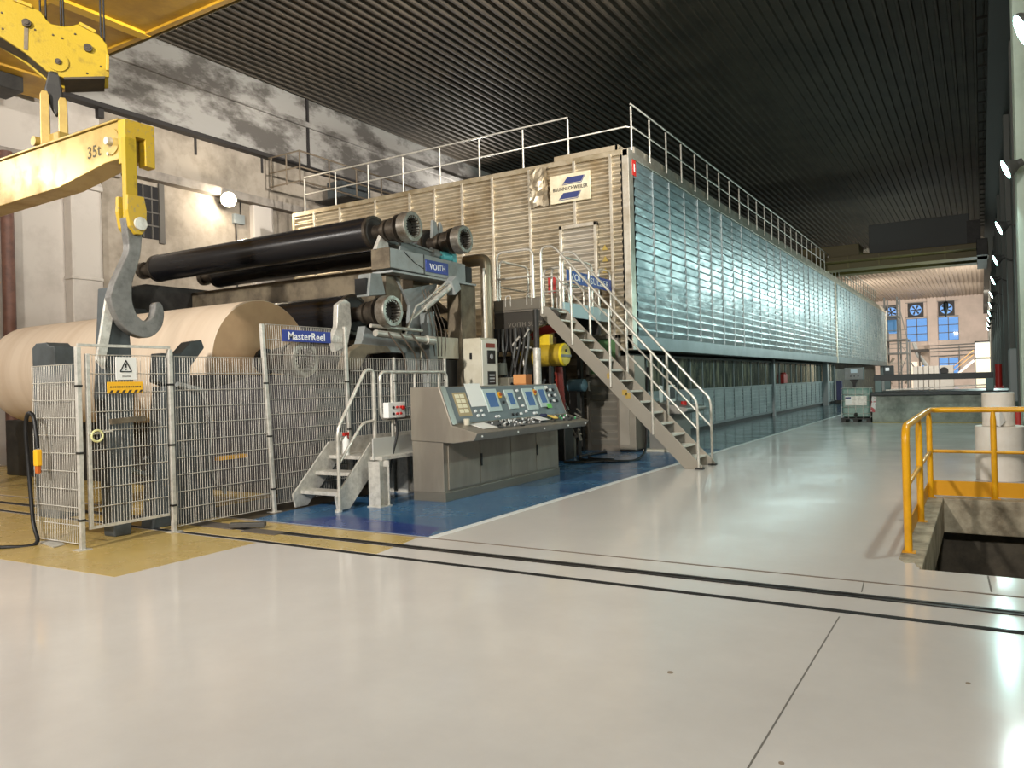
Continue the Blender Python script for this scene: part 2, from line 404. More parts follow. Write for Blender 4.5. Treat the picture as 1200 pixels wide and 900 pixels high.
for k,(x,z) in enumerate(fans):
    t=thing('exhaust_fan', [nm[1],nm[0],nm[2]][k], 'fan', (x,YF,z), 'exhaust fans on the far wall')
    b=MB()
    for a in range(24):
        a0,a1=2*PI*a/24,2*PI*(a+1)/24
        q=lambda r,a:(x+r*math.cos(a),z+r*math.sin(a))
        def sq(a):
            c,s=math.cos(a),math.sin(a); k2=.95/max(abs(c),abs(s)); return (x+k2*c,z+k2*s)
        b.prism([q(.72,a0),q(.72,a1),sq(a1),sq(a0)],'Y',YF-.12,YF+.1)
    obj('frame', b, fanblade_m, t)
    b=MB()
    for j in range(6):
        a=2*PI*j/6+.3*k
        b.prism([(x+.1*math.cos(a-.5),z+.1*math.sin(a-.5)),(x+.66*math.cos(a-.1),z+.66*math.sin(a-.1)),(x+.66*math.cos(a+.28),z+.66*math.sin(a+.28)),(x+.1*math.cos(a+.5),z+.1*math.sin(a+.5))],'Y',YF,YF+.03)
        obj('blade', b, fanblade_m, t); b=MB()
    obj('hub', MB().cyl((x,YF-.05,z),(x,YF+.08,z),.15), fanblade_m, t)
    b=MB().box(x-1.5,x+1.4,YF-.2,YF-.12,z-1.05,z-.97).box(x-1.5,x+1.4,YF-.2,YF-.12,z+.97,z+1.03)
    obj('bracket', b, farsteel_m, t)
# ------------------------------------------------------------------ dryer hood
HX,HY,HB,HT=-6.95,16.8,2.36,7.0; HL=-17.9; HE=73.4
hood=thing('dryer_hood','long corrugated aluminium dryer hood raised over the machine','machine hood',((HX+HL)/2,45,HB))
obj('core', MB().box(HL,HX-.1,HY+.1,HE-.05,HB+.02,HT-.05), M('hood_core',(90,88,82),.6), hood)
def corr(b, axis, a0, a1, z0, z1, base, sign, pitch, depth, saw=True, tilt=0, slip=0):
    """one corrugated sheet: ridges run horizontally from a0 to a1"""
    prof=[]; n=max(1,round((z1-z0)/pitch)); p=(z1-z0)/n
    for i in range(n):
        z=z0+i*p
        if saw: prof += [(z,0.004),(z+.72*p,depth),(z+.86*p,depth),(z+.94*p,.004)]
        else: prof += [(z+p*k/6,depth*.5*(1-math.cos(2*PI*k/6))) for k in range(6)]
    prof.append((z1,.004 if saw else 0))
    k=len(prof)
    def pt(a,q,e):
        o=base+sign*(q[1]+e*tilt+slip*(q[0]-z0))
        return (o,a,q[0]) if axis=='X' else (a,o,q[0])
    vs=[pt(a0,q,0) for q in prof]+[pt(a1,q,1) for q in prof]
    fl=(axis=='X')==(sign>0)
    b.add(vs,[((i,i+k,i+k+1,i+1) if fl else (i,i+1,i+k+1,i+k)) for i in range(k-1)], not saw)
y=17.27; n=0
edges=[]
while y<HE-.9: edges.append(y); y+=1.2
edges.append(HE-.25)
for a,c in zip(edges,edges[1:]):
    b=MB(); corr(b,'X',a+.02,c-.02,HB+.32,HT-.12,HX-.03,1,.21,.035,True,random.uniform(-.012,.012),random.uniform(-.003,.003))
    obj('side_panel', b, alu_m, hood)
b=MB()
for a in edges[1:-1]: b.box(HX-.05,HX+.012,a-.012,a+.012,HB+.3,HT-.1)
obj('side_seam', b, alulow_m, hood)
b=MB().box(HX-.1,HX+.03,HY,HE,HB,HB+.34)
obj('bottom_band', b, M('bottom_band_dull',(108,120,122),.42,.6,(92,104,106),1.2), hood, .01)
b=MB().box(HX-.1,HX+.03,HY,HE,HT-.14,HT+.02).box(HX-.25,HX-.12,17.6,HE,HT,HT+.3)
obj('top_band', b, alutrim_m, hood, .008)
for yy in (HY+.0,46.5,HE-.28):
    obj('corner_post', MB().box(HX-.12,HX+.05,yy,yy+.27,HB-.02,HT+.04), alutrim_m, hood, .01)
obj('support_column', MB().box(HX-.55,HX-.3,45.2,45.55,0,HB+.05), farsteel_m, hood)
obj('support_column', MB().box(HX-.5,HX-.2,72.8,73.2,0,HB+.05), farsteel_m, hood)
# end wall facing the reel
seams=[-17.85,-17.0,-15.95,-14.6,-13.35,-12.5,-11.6,-10.65,-9.55,-8.3,-7.35,HX-.12]
for i,(a,c) in enumerate(zip(seams,seams[1:])):
    b=MB(); corr(b,'Y',a+.03,c-.03,HB+.1,HT-.08,HY+.03,-1,.18,.06,False,random.uniform(-.01,.01))
    obj('front_panel', b, alufront_m, hood)
b=MB()
for a in seams[1:-1]: b.box(a-.035,a+.035,HY-.045,HY+.05,HB+.1,HT-.05)
obj('front_seam', b, alutrim_m, hood, .004)
b=MB().box(HL,HX-.1,HY-.03,HY+.1,HT-.1,HT+.03).box(HL,HX-.1,HY-.03,HY+.1,HB-.02,HB+.12).box(HL-.02,HL+.08,HY-.04,HY+.1,HB,HT)
obj('front_trim', b, M('front_trim_tan',(186,174,150),.45,.7,(150,136,108),2), hood, .008)
b=MB()   # raised kerb round the roof corner, and the torn sheet beside it
b.box(-8.95,HX-.3,17.0,17.1,HT,HT+.22); b.box(HX-.36,HX-.28,17.0,20,HT,HT+.22)
obj('roof_kerb', b, alufront_m, hood)
b=MB(); vs=[]
for i in range(7):
    for j in range(9):
        vs.append((-9.5+i*.085+random.uniform(-.02,.02), HY-.05-random.uniform(0,.11)*(1 if 0<j<8 else .2), 6.0+j*.118+random.uniform(-.03,.03)))
b.add(vs,[(i*9+j,i*9+j+1,(i+1)*9+j+1,(i+1)*9+j) for i in range(6) for j in range(8)])
obj('torn_sheet', b, alufront_m, hood)
# hood access door
b=MB(); corr(b,'Y',-8.62,-7.78,2.6,5.33,HY-.05,-1,.18,.06,False)
d=obj('door', b, M('door_aluminium',(214,206,190),.36,.7), hood)
b=MB().box(-8.7,-8.62,HY-.13,HY-.02,2.6,5.42).box(-7.78,-7.7,HY-.13,HY-.02,2.6,5.42).box(-8.7,-7.7,HY-.13,HY-.02,5.33,5.42)
obj('door_frame', b, alutrim_m, d, .006)
b=MB()
for z in (4.72,4.45,4.18,3.95): b.plate([(-7.6,z),(-7.45,z),(-7.525,z+.13)],(0,HY-.055,0),(1,0,0),(0,0,1),(0,-.012,0))
obj('warning_sticker', b, M('sticker_yellow',(176,150,70),.5), hood)
b=MB().plate([(17.02,6.45),(17.22,6.45),(17.22,6.82),(17.02,6.82)],(HX+.05,0,0),(0,1,0),(0,0,1),(.012,0,0))
t=tag(obj('red_sign', b, red_m, at=(HX+.05,17.1,6.45)),'small red fire sign at the top corner of the hood side','sign')
obj('symbol', MB().box(HX+.06,HX+.066,17.09,17.15,6.55,6.73), white_m, t)
# maker's sign on the hood end
t=thing('maker_sign','cream company sign with two blue slanted stripes on the hood end','sign',(-8.38,HY-.06,6.0))
obj('board', MB().box(-8.92,-7.85,HY-.1,HY-.055,5.98,6.66), signcream_m, t, .004)
sg=MB()
for z0,xo in ((6.43,.05),(6.07,-.06)):
    sg.plate([(-8.62+xo,z0),(-8.13+xo,z0),(-8.05+xo,z0+.14),(-8.5+xo,z0+.14)],(0,HY-.1,0),(1,0,0),(0,0,1),(0,-.006,0))
    sg.plate([(-8.62+xo-.02,z0-.03),(-8.12+xo,z0-.03),(-8.02+xo,z0+.14),(-8.035+xo,z0+.14),(-8.125+xo,z0-.015),(-8.62+xo-.02,z0-.015)],(0,HY-.1,0),(1,0,0),(0,0,1),(0,-.006,0))
obj('stripes', sg, signnavy_m, t)
text('lettering','BRUNNSCHWEILER',.12,(-8.84,HY-.1,6.27),(1,0,0),(0,0,1),blacklet_m,t,width=.93,bold=.002)

# railings on the hood roof
def railing(label, pts, h, mid, posts, extra=()):
    t=thing('guard_railing',label,'railing',posts[0])
    obj('top_rail', MB().tube([(x,y,z+h) for x,y,z in pts],.024,8), tube_m, t)
    obj('mid_rail', MB().tube([(x,y,z+mid) for x,y,z in (extra or pts)],.02,8), tube_m, t)
    for p in posts: obj('post', MB().tube([p,(p[0],p[1],p[2]+h)],.024,8), tube_m, t)
    return t
ys=[18.45+1.2*i for i in range(41)]
railing('long steel guard railing along the hood roof edge towards the far end', [(-7.0,17.27,HT+.06),(-7.0,67.,HT+.06)],1.15,.62,[(-7.0,17.27,HT)]+[(-7.0,q,HT) for q in ys])
railing('steel guard railing across the hood roof above the end facing the reels', [(-17.8,17.2,HT+.05),(-8.65,17.2,HT+.05)],1.15,.62,[(x,17.2,HT) for x in (-17.8,-16.5,-15.2,-13.9,-12.6,-11.3,-9.95,-8.65)], [(-17.8,17.2,HT+.05),(-7.1,17.2,HT+.05),(-7.0,17.4,HT+.05)])

# ------------------------------------------------------------------ panels under the hood
en=thing('under_hood_enclosure','row of windowed aluminium panels standing under the hood side','machine enclosure',(-7.6,33,0))
UX=-7.55
yy=[18.0+1.19*i for i in range(13)]+[33.6+1.19*i for i in range(13)]
for i,a in enumerate(yy):
    c=a+1.17
    b=MB(); corr(b,'X',a+.03,c-.03,.22,1.28,UX,1,.13,.02,True,random.uniform(-.008,.008))
    obj('lower_panel', b, alulow_m, en)
    b=MB().box(UX-.02,UX+.03,a-.02,a+.02,.16,2.3).box(UX-.02,UX+.035,a,c,1.26,1.33).box(UX-.02,UX+.03,a,c,.14,.22).box(UX-.02,UX+.03,a,c,2.24,2.3)
    obj('panel_frame', b, farsteel_m, en)
    obj('window_pane', MB().box(UX-.01,UX,a,c,1.3,2.26), glassdark_m, en)
obj('plinth', MB().box(UX-.1,UX-.02,17.9,49.1,0,.16), dark_m, en)
for q in (33.45,49.05): obj('post', MB().box(UX-.05,UX+.1,q-.1,q+.12,0,HB), farsteel_m, en, .01)
obj('body', MB().box(-17.5,UX-.3,18.2,73,.1,HB), M('machine_inside',(58,54,46),.6,0,(120,112,92),2.2,6,.5,.75), en)
t=tag(obj('fire_cabinet', MB().box(UX+.0,UX+.15,35.0,35.7,1.35,1.75).cyl((UX+.07,35.35,1.7),(UX+.07,35.35,1.82),.1), red_m, bevel=.02, at=(UX+.07,35.3,1.35)),'small red box fixed to the window panels under the hood','box')
t=thing('jacking_post','dark blue painted post beside the end of the under-hood panels','post',(-7.2,48.6,0))
obj('post', MB().box(-7.3,-7.0,48.4,48.7,0,1.32), M('navy_paint',(34,38,84),.5), t, .02)
obj('foot', MB().box(-7.4,-6.9,48.3,48.8,0,.2), dark_m, t, .02)
# end wall below the hood: low louvred door, cabinet, dark recess
t=thing('louvred_door','dark louvred steel door with green glass beneath the hood end','door',(-7.62,16.7,0))
b=MB(); corr(b,'Y',-7.96,-7.27,.12,1.72,16.66,-1,.17,.04,True)
obj('leaf', b, M('door_dull_steel',(132,126,114),.5,.25), t)
obj('frame', MB().box(-8.04,-7.96,16.6,16.74,0,2.7).box(-7.27,-7.2,16.6,16.74,0,2.7).box(-8.04,-7.2,16.6,16.74,1.72,1.8).box(-8.04,-7.2,16.6,16.74,2.62,2.7).box(-8.04,-7.2,16.62,16.74,0,.12), M('door_frame_dull',(124,116,104),.5,.4), t, .006)
obj('glass', MB().box(-7.96,-7.27,16.68,16.7,1.8,2.62), M('green_glass',(92,128,86),.2), t)
obj('handle', MB().tube([(-7.94,16.58,1.42),(-7.94,16.52,1.42),(-7.94,16.52,1.62),(-7.94,16.58,1.62)],.014,8), tube_m, t)
b=MB(); corr(b,'Y',-8.6,-8.06,.1,2.4,16.75,-1,.17,.04,True)
tag(obj('louvred_panel', b.box(-8.6,-8.06,16.74,16.8,0,2.45), M('panel_dull',(96,88,74),.5,.5), at=(-8.3,16.8,0)),'narrow ribbed panel just before the louvred door under the hood end','panel')
t=thing('tall_cabinet','tall narrow grey steel cabinet beside the louvred door','cabinet',(-6.98,16.6,0))
obj('body', MB().box(-7.17,-6.75,16.45,17.1,.04,2.2), M('tall_cabinet_grey',(150,142,128),.5,.3), t, .02)
obj('plinth', MB().box(-7.15,-6.77,16.47,17.08,0,.05), dark_m, t)
obj('door', MB().box(-7.13,-6.9,16.43,16.46,.15,2.1), M('cab_door',(164,156,142),.5,.3), t, .005)
# ------------------------------------------------------------------ reel spools
GX=-8.05
def spool_parts(t, Y, Z, r, xl=-15.1, drum=True, GX=GX):
    D=(-1,0,0); o=(GX,Y,Z)
    b=MB()
    b.lathe([(.16,.188),(.0,.19),(.0,.245),(.015,.258),(.17,.258),(.18,.25),(.18,.1)],o,D,36,False)
    g=obj('gear_coupling', b, gear_m, t)
    b=MB()
    b.lathe([(.155,.001),(.155,.188)],o,D,32,False)
    b.cyl((GX-.12,Y,Z),(GX-.16,Y,Z),.1,20)
    obj('coupling_bore', b, gearhole_m, g)
    b=MB()
    for k in range(20):
        a=2*PI*k/20; c,s=math.cos(a),math.sin(a)
        b.obox((GX-.085,Y+c*.172,Z+s*.172),(.07,0,0),(0,c*.02,s*.02),(0,-s*.012,c*.012))
    obj('spline_teeth', b, gear_m, g)
    b=MB().lathe([(.18,.12),(.26,.12),(.26,.24),(.30,.24),(.30,.195),(.46,.195),(.46,.14),(.52,.14),(.52,.185),(.58,.185),(.58,.15),(.64,.15),(.64,.12),(.84,.12)],o,D,32)
    obj('journal', b, ring_m, t)
    if not drum: 
        return
    L=GX-xl
    b=MB().lathe([(.82,.1),(.82,r*.8),(.84,r*.98)],o,D,40,False)
    obj('end_face', b, dark_m, t)
    b=MB().lathe([(.83,r*.8),(.83,r*1.03),(.9,r*1.03),(.9,r)],o,D,40,False)
    obj('end_ring', b, ring_m, t)
    obj('drum', MB().lathe([(.9,r),(L-.2,r)],o,D,56,False), spool_m, t)
    b=MB().lathe([(L-.2,r),(L-.2,r*1.03),(L-.12,r*1.03),(L-.12,r*.5),(L-.02,r*.45),(L-.02,.13),(L+.3,.13),(L+.3,.18),(L+.42,.18)],o,D,32)
    obj('far_journal', b, ring_m, t)
t=thing('reel_spool','black rubber covered reel spool, uppermost and nearest on the blue sign beam','reel spool',(-11.5,10.2,4.02),'reel spools of the paper machine')
spool_parts(t,10.2,4.29,.28)
t=thing('reel_spool','black reel spool waiting behind the uppermost one on the storage rails','reel spool',(-11.5,11.72,4.0),'reel spools of the paper machine')
spool_parts(t,11.72,4.3,.27)
t=thing('reel_spool','low black reel spool just behind the big brown paper roll','reel spool',(-11.5,9.62,2.5),'reel spools of the paper machine')
spool_parts(t,9.62,2.84,.33)
# the jumbo roll of brown paper on its own spool
RY,RZ,RR=7.8,2.04,.9
t=thing('paper_roll','huge roll of brown kraft paper lying on the reel behind the mesh fence','paper roll',(-12,RY,RZ-RR))
D=(-1,0,0)
obj('paper', MB().lathe([(0,RR-.01),(.012,RR),(6.2,RR),(6.22,RR-.01)],(-9.0,RY,RZ),D,96,False), paper_m, t)
b=MB()
obj('paper_end', MB().lathe([(0,.17),(0,RR-.01)],(-9.0,RY,RZ),D,96,False), paperend_m, t)
obj('paper_end', MB().lathe([(6.22,RR-.01),(6.22,.17)],(-9.0,RY,RZ),D,96,False), paperend_m, t)
obj('core', MB().lathe([(-.06,.13),(-.06,.19),(.1,.19)],(-9.0,RY,RZ),D,40,False), black_m, t)
spool_parts(t,RY,RZ,.2,drum=False,GX=-8.14)
obj('far_journal', MB().lathe([(6.2,.18),(6.5,.18),(6.5,.12),(6.9,.12)],(-9.0,RY,RZ),D,24), ring_m, t)

# ------------------------------------------------------------------ storage rail with the blue sign
t=thing('storage_rail','blue grey steel beam carrying the upper spools, on the near side of the reel','machine beam',(-8.6,11.2,3.58))
obj('beam', MB().prism([(10.0,3.62),(11.0,3.60),(12.2,3.57),(12.2,3.93),(10.9,3.96),(10.0,3.95)],'X',-8.78,-8.4), beam_m, t, .012)
obj('end_plate', MB().box(-8.8,-8.4,9.975,10.0,3.61,3.96), dirty_m, t, .005)
obj('end_cap', MB().box(-8.76,-8.42,12.2,12.45,3.6,3.9), dark_m, t, .01)
obj('lower_flange', MB().box(-8.8,-8.36,10.0,12.5,3.54,3.575), beam_m, t)
b=MB().bar((-8.395,10.35,3.93),(-8.395,10.62,3.78),.008,.02,(1,0,0)); b.bar((-8.395,10.62,3.78),(-8.395,10.88,3.7),.008,.02,(1,0,0)); b.box(-8.4,-8.392,10.9,10.915,3.6,3.95)
obj('seam', b, dark_m, t)
b=MB().prism([(10.2,3.95),(10.75,3.95),(10.75,4.13),(10.35,4.2)],'X',-8.78,-8.72).bar((-8.5,10.35,4.14),(-8.5,11.6,4.02),.12,.03).prism([(10.35,3.95),(11.5,3.95),(11.5,4.02),(10.4,4.13)],'X',-8.52,-8.48)
obj('spool_guide', b, grey_m, t, .004)
b=MB().prism([(9.95,3.95),(10.28,3.95),(10.28,4.06),(10.2,4.25),(10.12,4.25),(10.05,4.12)],'X',-8.74,-8.66)
obj('spool_latch', b, galv_m, t, .006)
b=MB().prism([(11.62,4.05),(11.8,3.95),(11.95,4.0),(12.0,4.65),(11.93,4.75),(11.86,4.5),(11.8,4.72),(11.7,4.75)],'X',-8.82,-8.76)
obj('spool_stop', b, grey_m, t, .006)
b=MB().lathe([(0,.09),(.18,.09)],(-8.5,11.25,4.03),(0,1,0),16)
s=obj('motor', b, grey_m, t)
b=MB().lathe([(0,.02),(.03,.085),(.3,.1),(.36,.05)],(-8.5,11.5,4.02),(0,1,0),12)
tag(obj('tarpaulin_bundle', b.box(-8.56,-8.44,11.85,11.98,3.94,4.1), tealcover_m, bevel=.01, at=(-8.5,11.6,3.94)),'small turquoise wrapped bundle lying on the blue sign beam','bundle')
t2=thing('name_sign','blue sign with white lettering on the spool beam','sign',(-8.39,11.27,3.66))
obj('board', MB().box(-8.4,-8.385,10.95,11.62,3.655,3.87), signblue_m, t2, .003)
text('lettering','VOITH',.15,(-8.385,11.06,3.71),(0,1,0),(0,0,1),lettering_m,t2,width=.46,bold=.001)
# far side twin
t=thing('storage_rail','dark steel beam carrying the far ends of the upper spools','machine beam',(-15.2,10.5,3.5))
obj('beam', MB().prism([(9.3,3.3),(12.5,3.5),(12.5,3.95),(10.0,3.95),(9.3,3.75)],'X',-15.6,-15.1), dark_m, t, .01)
obj('bracket', MB().prism([(9.3,3.4),(9.9,3.4),(10.5,2.9),(10.1,2.8)],'X',-15.05,-15.0).box(-15.6,-15.1,11,12,0,3.5), darkgrey_m, t)

# ------------------------------------------------------------------ reel stand
t=thing('reel_stand','grey and tan steel reel machine frame around the paper roll and spools','reel machine',(-12,10.5,0))
b=MB().prism([(8.4,0),(12.7,0),(12.7,2.1),(10.6,2.1),(10.3,1.75),(8.4,1.7)],'X',-9.1,-8.72)
obj('side_frame', b, darkgrey_m, t, .02)
b=MB().prism([(8.4,0),(12.7,0),(12.7,2.1),(10.6,2.1),(8.4,1.7)],'X',-15.6,-15.2)
obj('side_frame', b, darkgrey_m, t, .02)
for x0 in (-8.95,-15.7): obj('reel_rail', MB().box(x0,x0+.25,6.5,10.3,1.62,1.84), dark_m, t, .01)
for x0,yv in ((-15.7,6.6),(-15.7,8.0),(-8.95,7.95)): obj('rail_post', MB().box(x0,x0+.25,yv,yv+.3,0,1.62), darkgrey_m, t, .01)
obj('base_beam', MB().box(-17.5,-9.3,8.3,8.9,0,1.15), dark_m, t, .02)
obj('reel_drum', MB().lathe([(0,.1),(0,.5),(.02,.52),(6.3,.52)],(-9.0,10.6,1.9),(-1,0,0),48), dark_m, t)
obj('cross_beam', MB().box(-15.1,-8.8,11.1,11.6,3.0,3.86), dirty_m, t, .015)
obj('cross_beam', MB().box(-15.2,-8.9,10.6,10.8,2.95,3.1), beam_m, t, .01)
obj('column', MB().box(-8.75,-8.42,12.05,12.55,0,3.54), dirty_m, t, .01)
obj('column', MB().box(-8.85,-8.6,10.1,10.5,2.4,3.55), dirty_m, t, .01)
b=MB().tube(fillet([(-8.4,12.92,2.53),(-8.4,12.92,4.12),(-8.9,12.92,4.12)],.14),.12,16)
obj('duct_pipe', b, M('duct_brown_steel',(150,138,116),.36,.6), t)
obj('thin_pipe', MB().tube([(-8.3,12.68,2.53),(-8.3,12.68,3.9)],.025,8), galv_m, t)
b=MB().prism([(10.32,3.52),(10.5,3.3),(11.24,3.46),(11.5,3.5),(11.3,3.2),(10.95,2.85),(10.9,1.9),(10.6,1.9),(10.45,2.45),(10.62,2.6),(10.68,3.05)],'X',-8.62,-8.55)
obj('frame_plate', b, grey_m, t, .006)
obj('upright_arm', MB().prism([(10.85,2.9),(11.05,2.95),(11.15,1.6),(10.9,1.6)],'X',-8.48,-8.3), grey_m, t, .01)
b=MB().prism([(9.5,3.1),(9.92,3.16),(9.82,3.5),(9.56,3.48)],'X',-8.72,-8.45)
s=obj('stop_block', b, grey_m, t, .01)
obj('slot', MB().box(-8.74,-8.5,9.49,9.56,3.14,3.4), black_m, s)
b=MB().prism([(8.98,2.2),(9.25,2.3),(9.35,2.65),(9.33,3.0),(9.22,3.05),(9.05,2.95),(9.02,2.6),(8.9,2.4)],'X',-8.8,-8.7)
obj('grab_arm', b, galv_m, t, .01)
b=MB().prism([(9.2,2.05),(9.4,2.2),(10.5,2.2),(10.5,2.5),(9.7,2.5),(9.45,2.62),(9.38,2.4)],'X',-8.66,-8.5)
obj('saddle', b, grey_m, t, .01)
c=obj('hydraulic_cylinder', MB().cyl((-8.3,10.75,2.98),(-8.3,11.55,3.44),.06), galv_m, t)
obj('rod', MB().cyl((-8.3,10.4,2.78),(-8.3,10.75,2.98),.028).tube([(-8.27,10.15,2.45),(-8.27,10.5,3.0),(-8.27,10.7,3.08),(-8.27,11.4,3.5)],.018,8), tube_m, c)
obj('bracket', MB().obox((-8.3,11.62,3.46),(.09,0,0),(0,.09,.06),(0,-.06,.12)), beam_m, t, .008)
obj('pneumatic_cylinder', MB().cyl((-8.2,9.35,2.48),(-8.2,10.65,2.42),.055).cyl((-8.2,10.65,2.42),(-8.2,10.85,2.41),.08).cyl((-8.25,9.3,2.6),(-8.25,10.6,2.58),.03), tube_m, t)
obj('tan_arm', MB().prism([(8.85,1.9),(9.0,2.2),(9.25,2.32),(9.9,2.3),(10.0,2.2),(9.4,2.15),(9.2,1.9)],'X',-8.6,-8.42), dirty_m, t, .02)
obj('junction_panel', MB().box(-8.6,-8.5,10.95,12.05,2.12,2.52), cab_m, t, .01)
obj('dark_panel', MB().box(-8.62,-8.55,11.0,12.05,.2,2.1), black_m, t)
b=MB()
for k in range(4):
    y0=10.75+k*.1
    b.tube(smoothpath([(-8.35,y0,3.35-.02*k),(-8.3,y0+.12,2.95),(-8.28,y0+.2+.03*k,2.6),(-8.3,y0+.28,2.15)]),.009,6)
for k in range(3):
    b.tube(smoothpath([(-8.15,9.6+.3*k,2.5),(-8.1,9.75+.3*k,2.3),(-8.12,9.95+.3*k,2.12),(-8.2,10.1+.28*k,1.8)]),.016,6)
obj('hose', b, M('hose_brown',(88,76,64),.6), t)
for (p0,p1,w,tl,m) in (((-9.0,12.2,3.2),(-12.5,12.4,3.0),.5,.06,dirty_m),((-9.0,12.3,2.9),(-12.5,12.4,2.7),.5,.06,dark_m),((-9.1,12.6,2.6),(-13,12.7,2.5),.6,.06,dirty_m)):
    obj('doctor_board', MB().bar(p0,p1,w,tl,(0,.5,1)), m, t)
b=MB().prism([(5.02,1.6),(5.1,2.83),(5.32,2.83),(5.38,1.6),(5.3,0),(5.1,0)],'X',-8.62,-8.4)
s=obj('loading_arm', b, darkgrey_m, t, .015)
obj('arm_strip', MB().prism([(4.92,2.0),(5.05,2.7),(5.12,2.78),(5.16,2.7),(5.0,1.9)],'X',-8.4,-8.36), galv_m, s)
b=MB().prism([(5.75,1.75),(5.78,2.1),(6.05,2.1),(6.2,2.25),(6.36,2.28),(6.4,2.18),(6.2,1.95),(6.15,1.6)],'X',-8.68,-8.48)
obj('receiving_arm', b, darkgrey_m, t, .012)
obj('arm_foot', MB().prism([(5.6,0),(6.5,0),(6.3,1.7),(5.8,1.7)],'X',-8.7,-8.45), darkgrey_m, t, .015)
obj('air_cylinder', MB().cyl((-8.42,5.95,1.72),(-8.42,6.35,1.62),.035).tube(smoothpath([(-8.4,6.3,1.6),(-8.38,6.4,1.2),(-8.38,6.35,.8),(-8.4,6.45,.45)]),.014,8), grey_m, t)
for yv,z in ((5.9,.75),(6.6,.72)): obj('grip_bar', MB().box(-8.6,-8.5,yv,yv+.45,z,z+.05), railyel_m, t)
for k in range(14):
    yv=5.7+random.random()*4; z=.3+random.random()*1.2
    obj('linkage', MB().tube([(-8.7,yv,z),(-8.66,yv+random.uniform(-.5,.5),z+random.uniform(-.4,.4))],random.uniform(.02,.05),8), grey_m, t)
for yv,z,r in ((6.3,1.25,.2),(7.2,.9,.16)): obj('link_wheel', MB().lathe([(0,r),(.04,r)],(-8.66,yv,z),(1,0,0),24), grey_m, t)
obj('guard_plate', MB().prism([(6.25,.35),(8.45,.35),(8.45,1.86),(7.2,1.8),(6.9,1.72),(6.25,1.6)],'X',-8.64,-8.61), M('guard_plate_grey',(92,86,88),.5,.2,(70,66,70),3), t, .004)
obj('upright_plate', MB().prism([(-10.95,0),(-10.95,2.27),(-10.85,2.33),(-10.6,2.33),(-10.52,2.28),(-10.4,2.27),(-10.4,0)],'Y',5.55,5.85), darkgrey_m, t, .01)

# ------------------------------------------------------------------ lifting gear
t=thing('lifting_beam','yellow lifting beam marked for 35 tonnes hanging over the paper roll','lifting beam',(-11.5,5.45,4.1))
obj('beam', MB().prism([(-15.6,4.76),(-8.42,4.77),(-8.42,4.33),(-8.72,4.33),(-9.72,4.2),(-15.6,4.11)],'Y',5.3,5.6), beamy_m, t, .008)
obj('top_plate', MB().box(-15.6,-8.42,5.27,5.63,4.77,4.79), beamy_m, t)
b=MB().plate([(5.27,4.26),(5.27,4.76),(5.64,4.76),(5.64,4.26),(5.52,4.27),(5.52,4.58),(5.40,4.58),(5.40,4.26)],(-8.42,0,0),(0,1,0),(0,0,1),(.14,0,0))
obj('end_yoke', b, endy_m, t, .006)
obj('pin_plate', MB().cyl((-8.58,5.3,4.55),(-8.58,5.285,4.55),.15,32), beamy_m, t)
obj('pin', MB().cyl((-8.58,5.3,4.55),(-8.58,5.22,4.55),.045,16).cyl((-8.64,5.29,4.42),(-8.64,5.27,4.42),.02,10), galv_m, t)
text('marking','35t',.2,(-9.08,5.298,4.44),(1,0,0),(0,0,1),M('stencil_grey',(84,76,54),.6),t,width=.27,bold=.002,depth=.001)
h=obj('hanger', MB().box(-8.35,-8.27,5.26,5.40,3.55,4.55), crane_m, t, .006)
b=MB().prism([(5.24,3.88),(5.44,3.88),(5.47,3.72),(5.46,3.52),(5.4,3.44),(5.33,3.44),(5.26,3.52),(5.23,3.7)],'X',-8.27,-8.21)
b.prism([(5.24,3.88),(5.44,3.88),(5.47,3.72),(5.46,3.52),(5.4,3.44),(5.33,3.44),(5.26,3.52),(5.23,3.7)],'X',-8.45,-8.39)
obj('clevis', b, endy_m, t, .006)
obj('clevis_pin', MB().cyl((-8.48,5.37,3.56),(-8.18,5.37,3.56),.05,16).cyl((-8.2,5.37,3.56),(-8.17,5.37,3.56),.075,20), galv_m, t)
hk=[(5.24,3.62),(5.33,3.66),(5.44,3.62),(5.43,3.3),(5.37,3.06),(5.31,2.89),(5.3,2.72),(5.32,2.6),(5.37,2.5),(5.45,2.455),(5.53,2.49),(5.575,2.57),(5.59,2.66),(5.625,2.69),(5.67,2.67),(5.70,2.56),(5.67,2.41),(5.57,2.3),(5.44,2.26),(5.29,2.3),(5.16,2.4),(5.07,2.56),(5.04,2.7),(5.07,2.8),(5.1,2.89),(5.19,3.08),(5.27,3.26),(5.26,3.45)]
hk=[(p.x,p.y) for p in smoothpath([(a,z,0) for a,z in hk+[hk[0]]],3)][:-1]
obj('hook', MB().prism(hk,'X',-8.39,-8.27), hook_m, t, .012)
c0=Vector((-10.09,5.45,0)); U=Vector((.5,.866,0)); Nn=Vector((-.866,.5,0)); Zv=Vector((0,0,1))
for a0,z0,z1 in ((-.09,4.8,5.5),(.11,4.8,5.44)):
    obj('link', MB().plate([(a0-.055,z0),(a0+.055,z0),(a0+.05,z1-.05),(a0+.03,z1),(a0-.03,z1),(a0-.05,z1-.05)],c0-Nn*.06,U,Zv,Nn*.12), beamy_m, t, .008)
obj('lug', MB().box(-10.32,-9.85,5.38,5.52,4.79,4.95).cyl((-10.2,5.25,4.86),(-10.2,5.6,4.86),.06), beamy_m, t, .01)
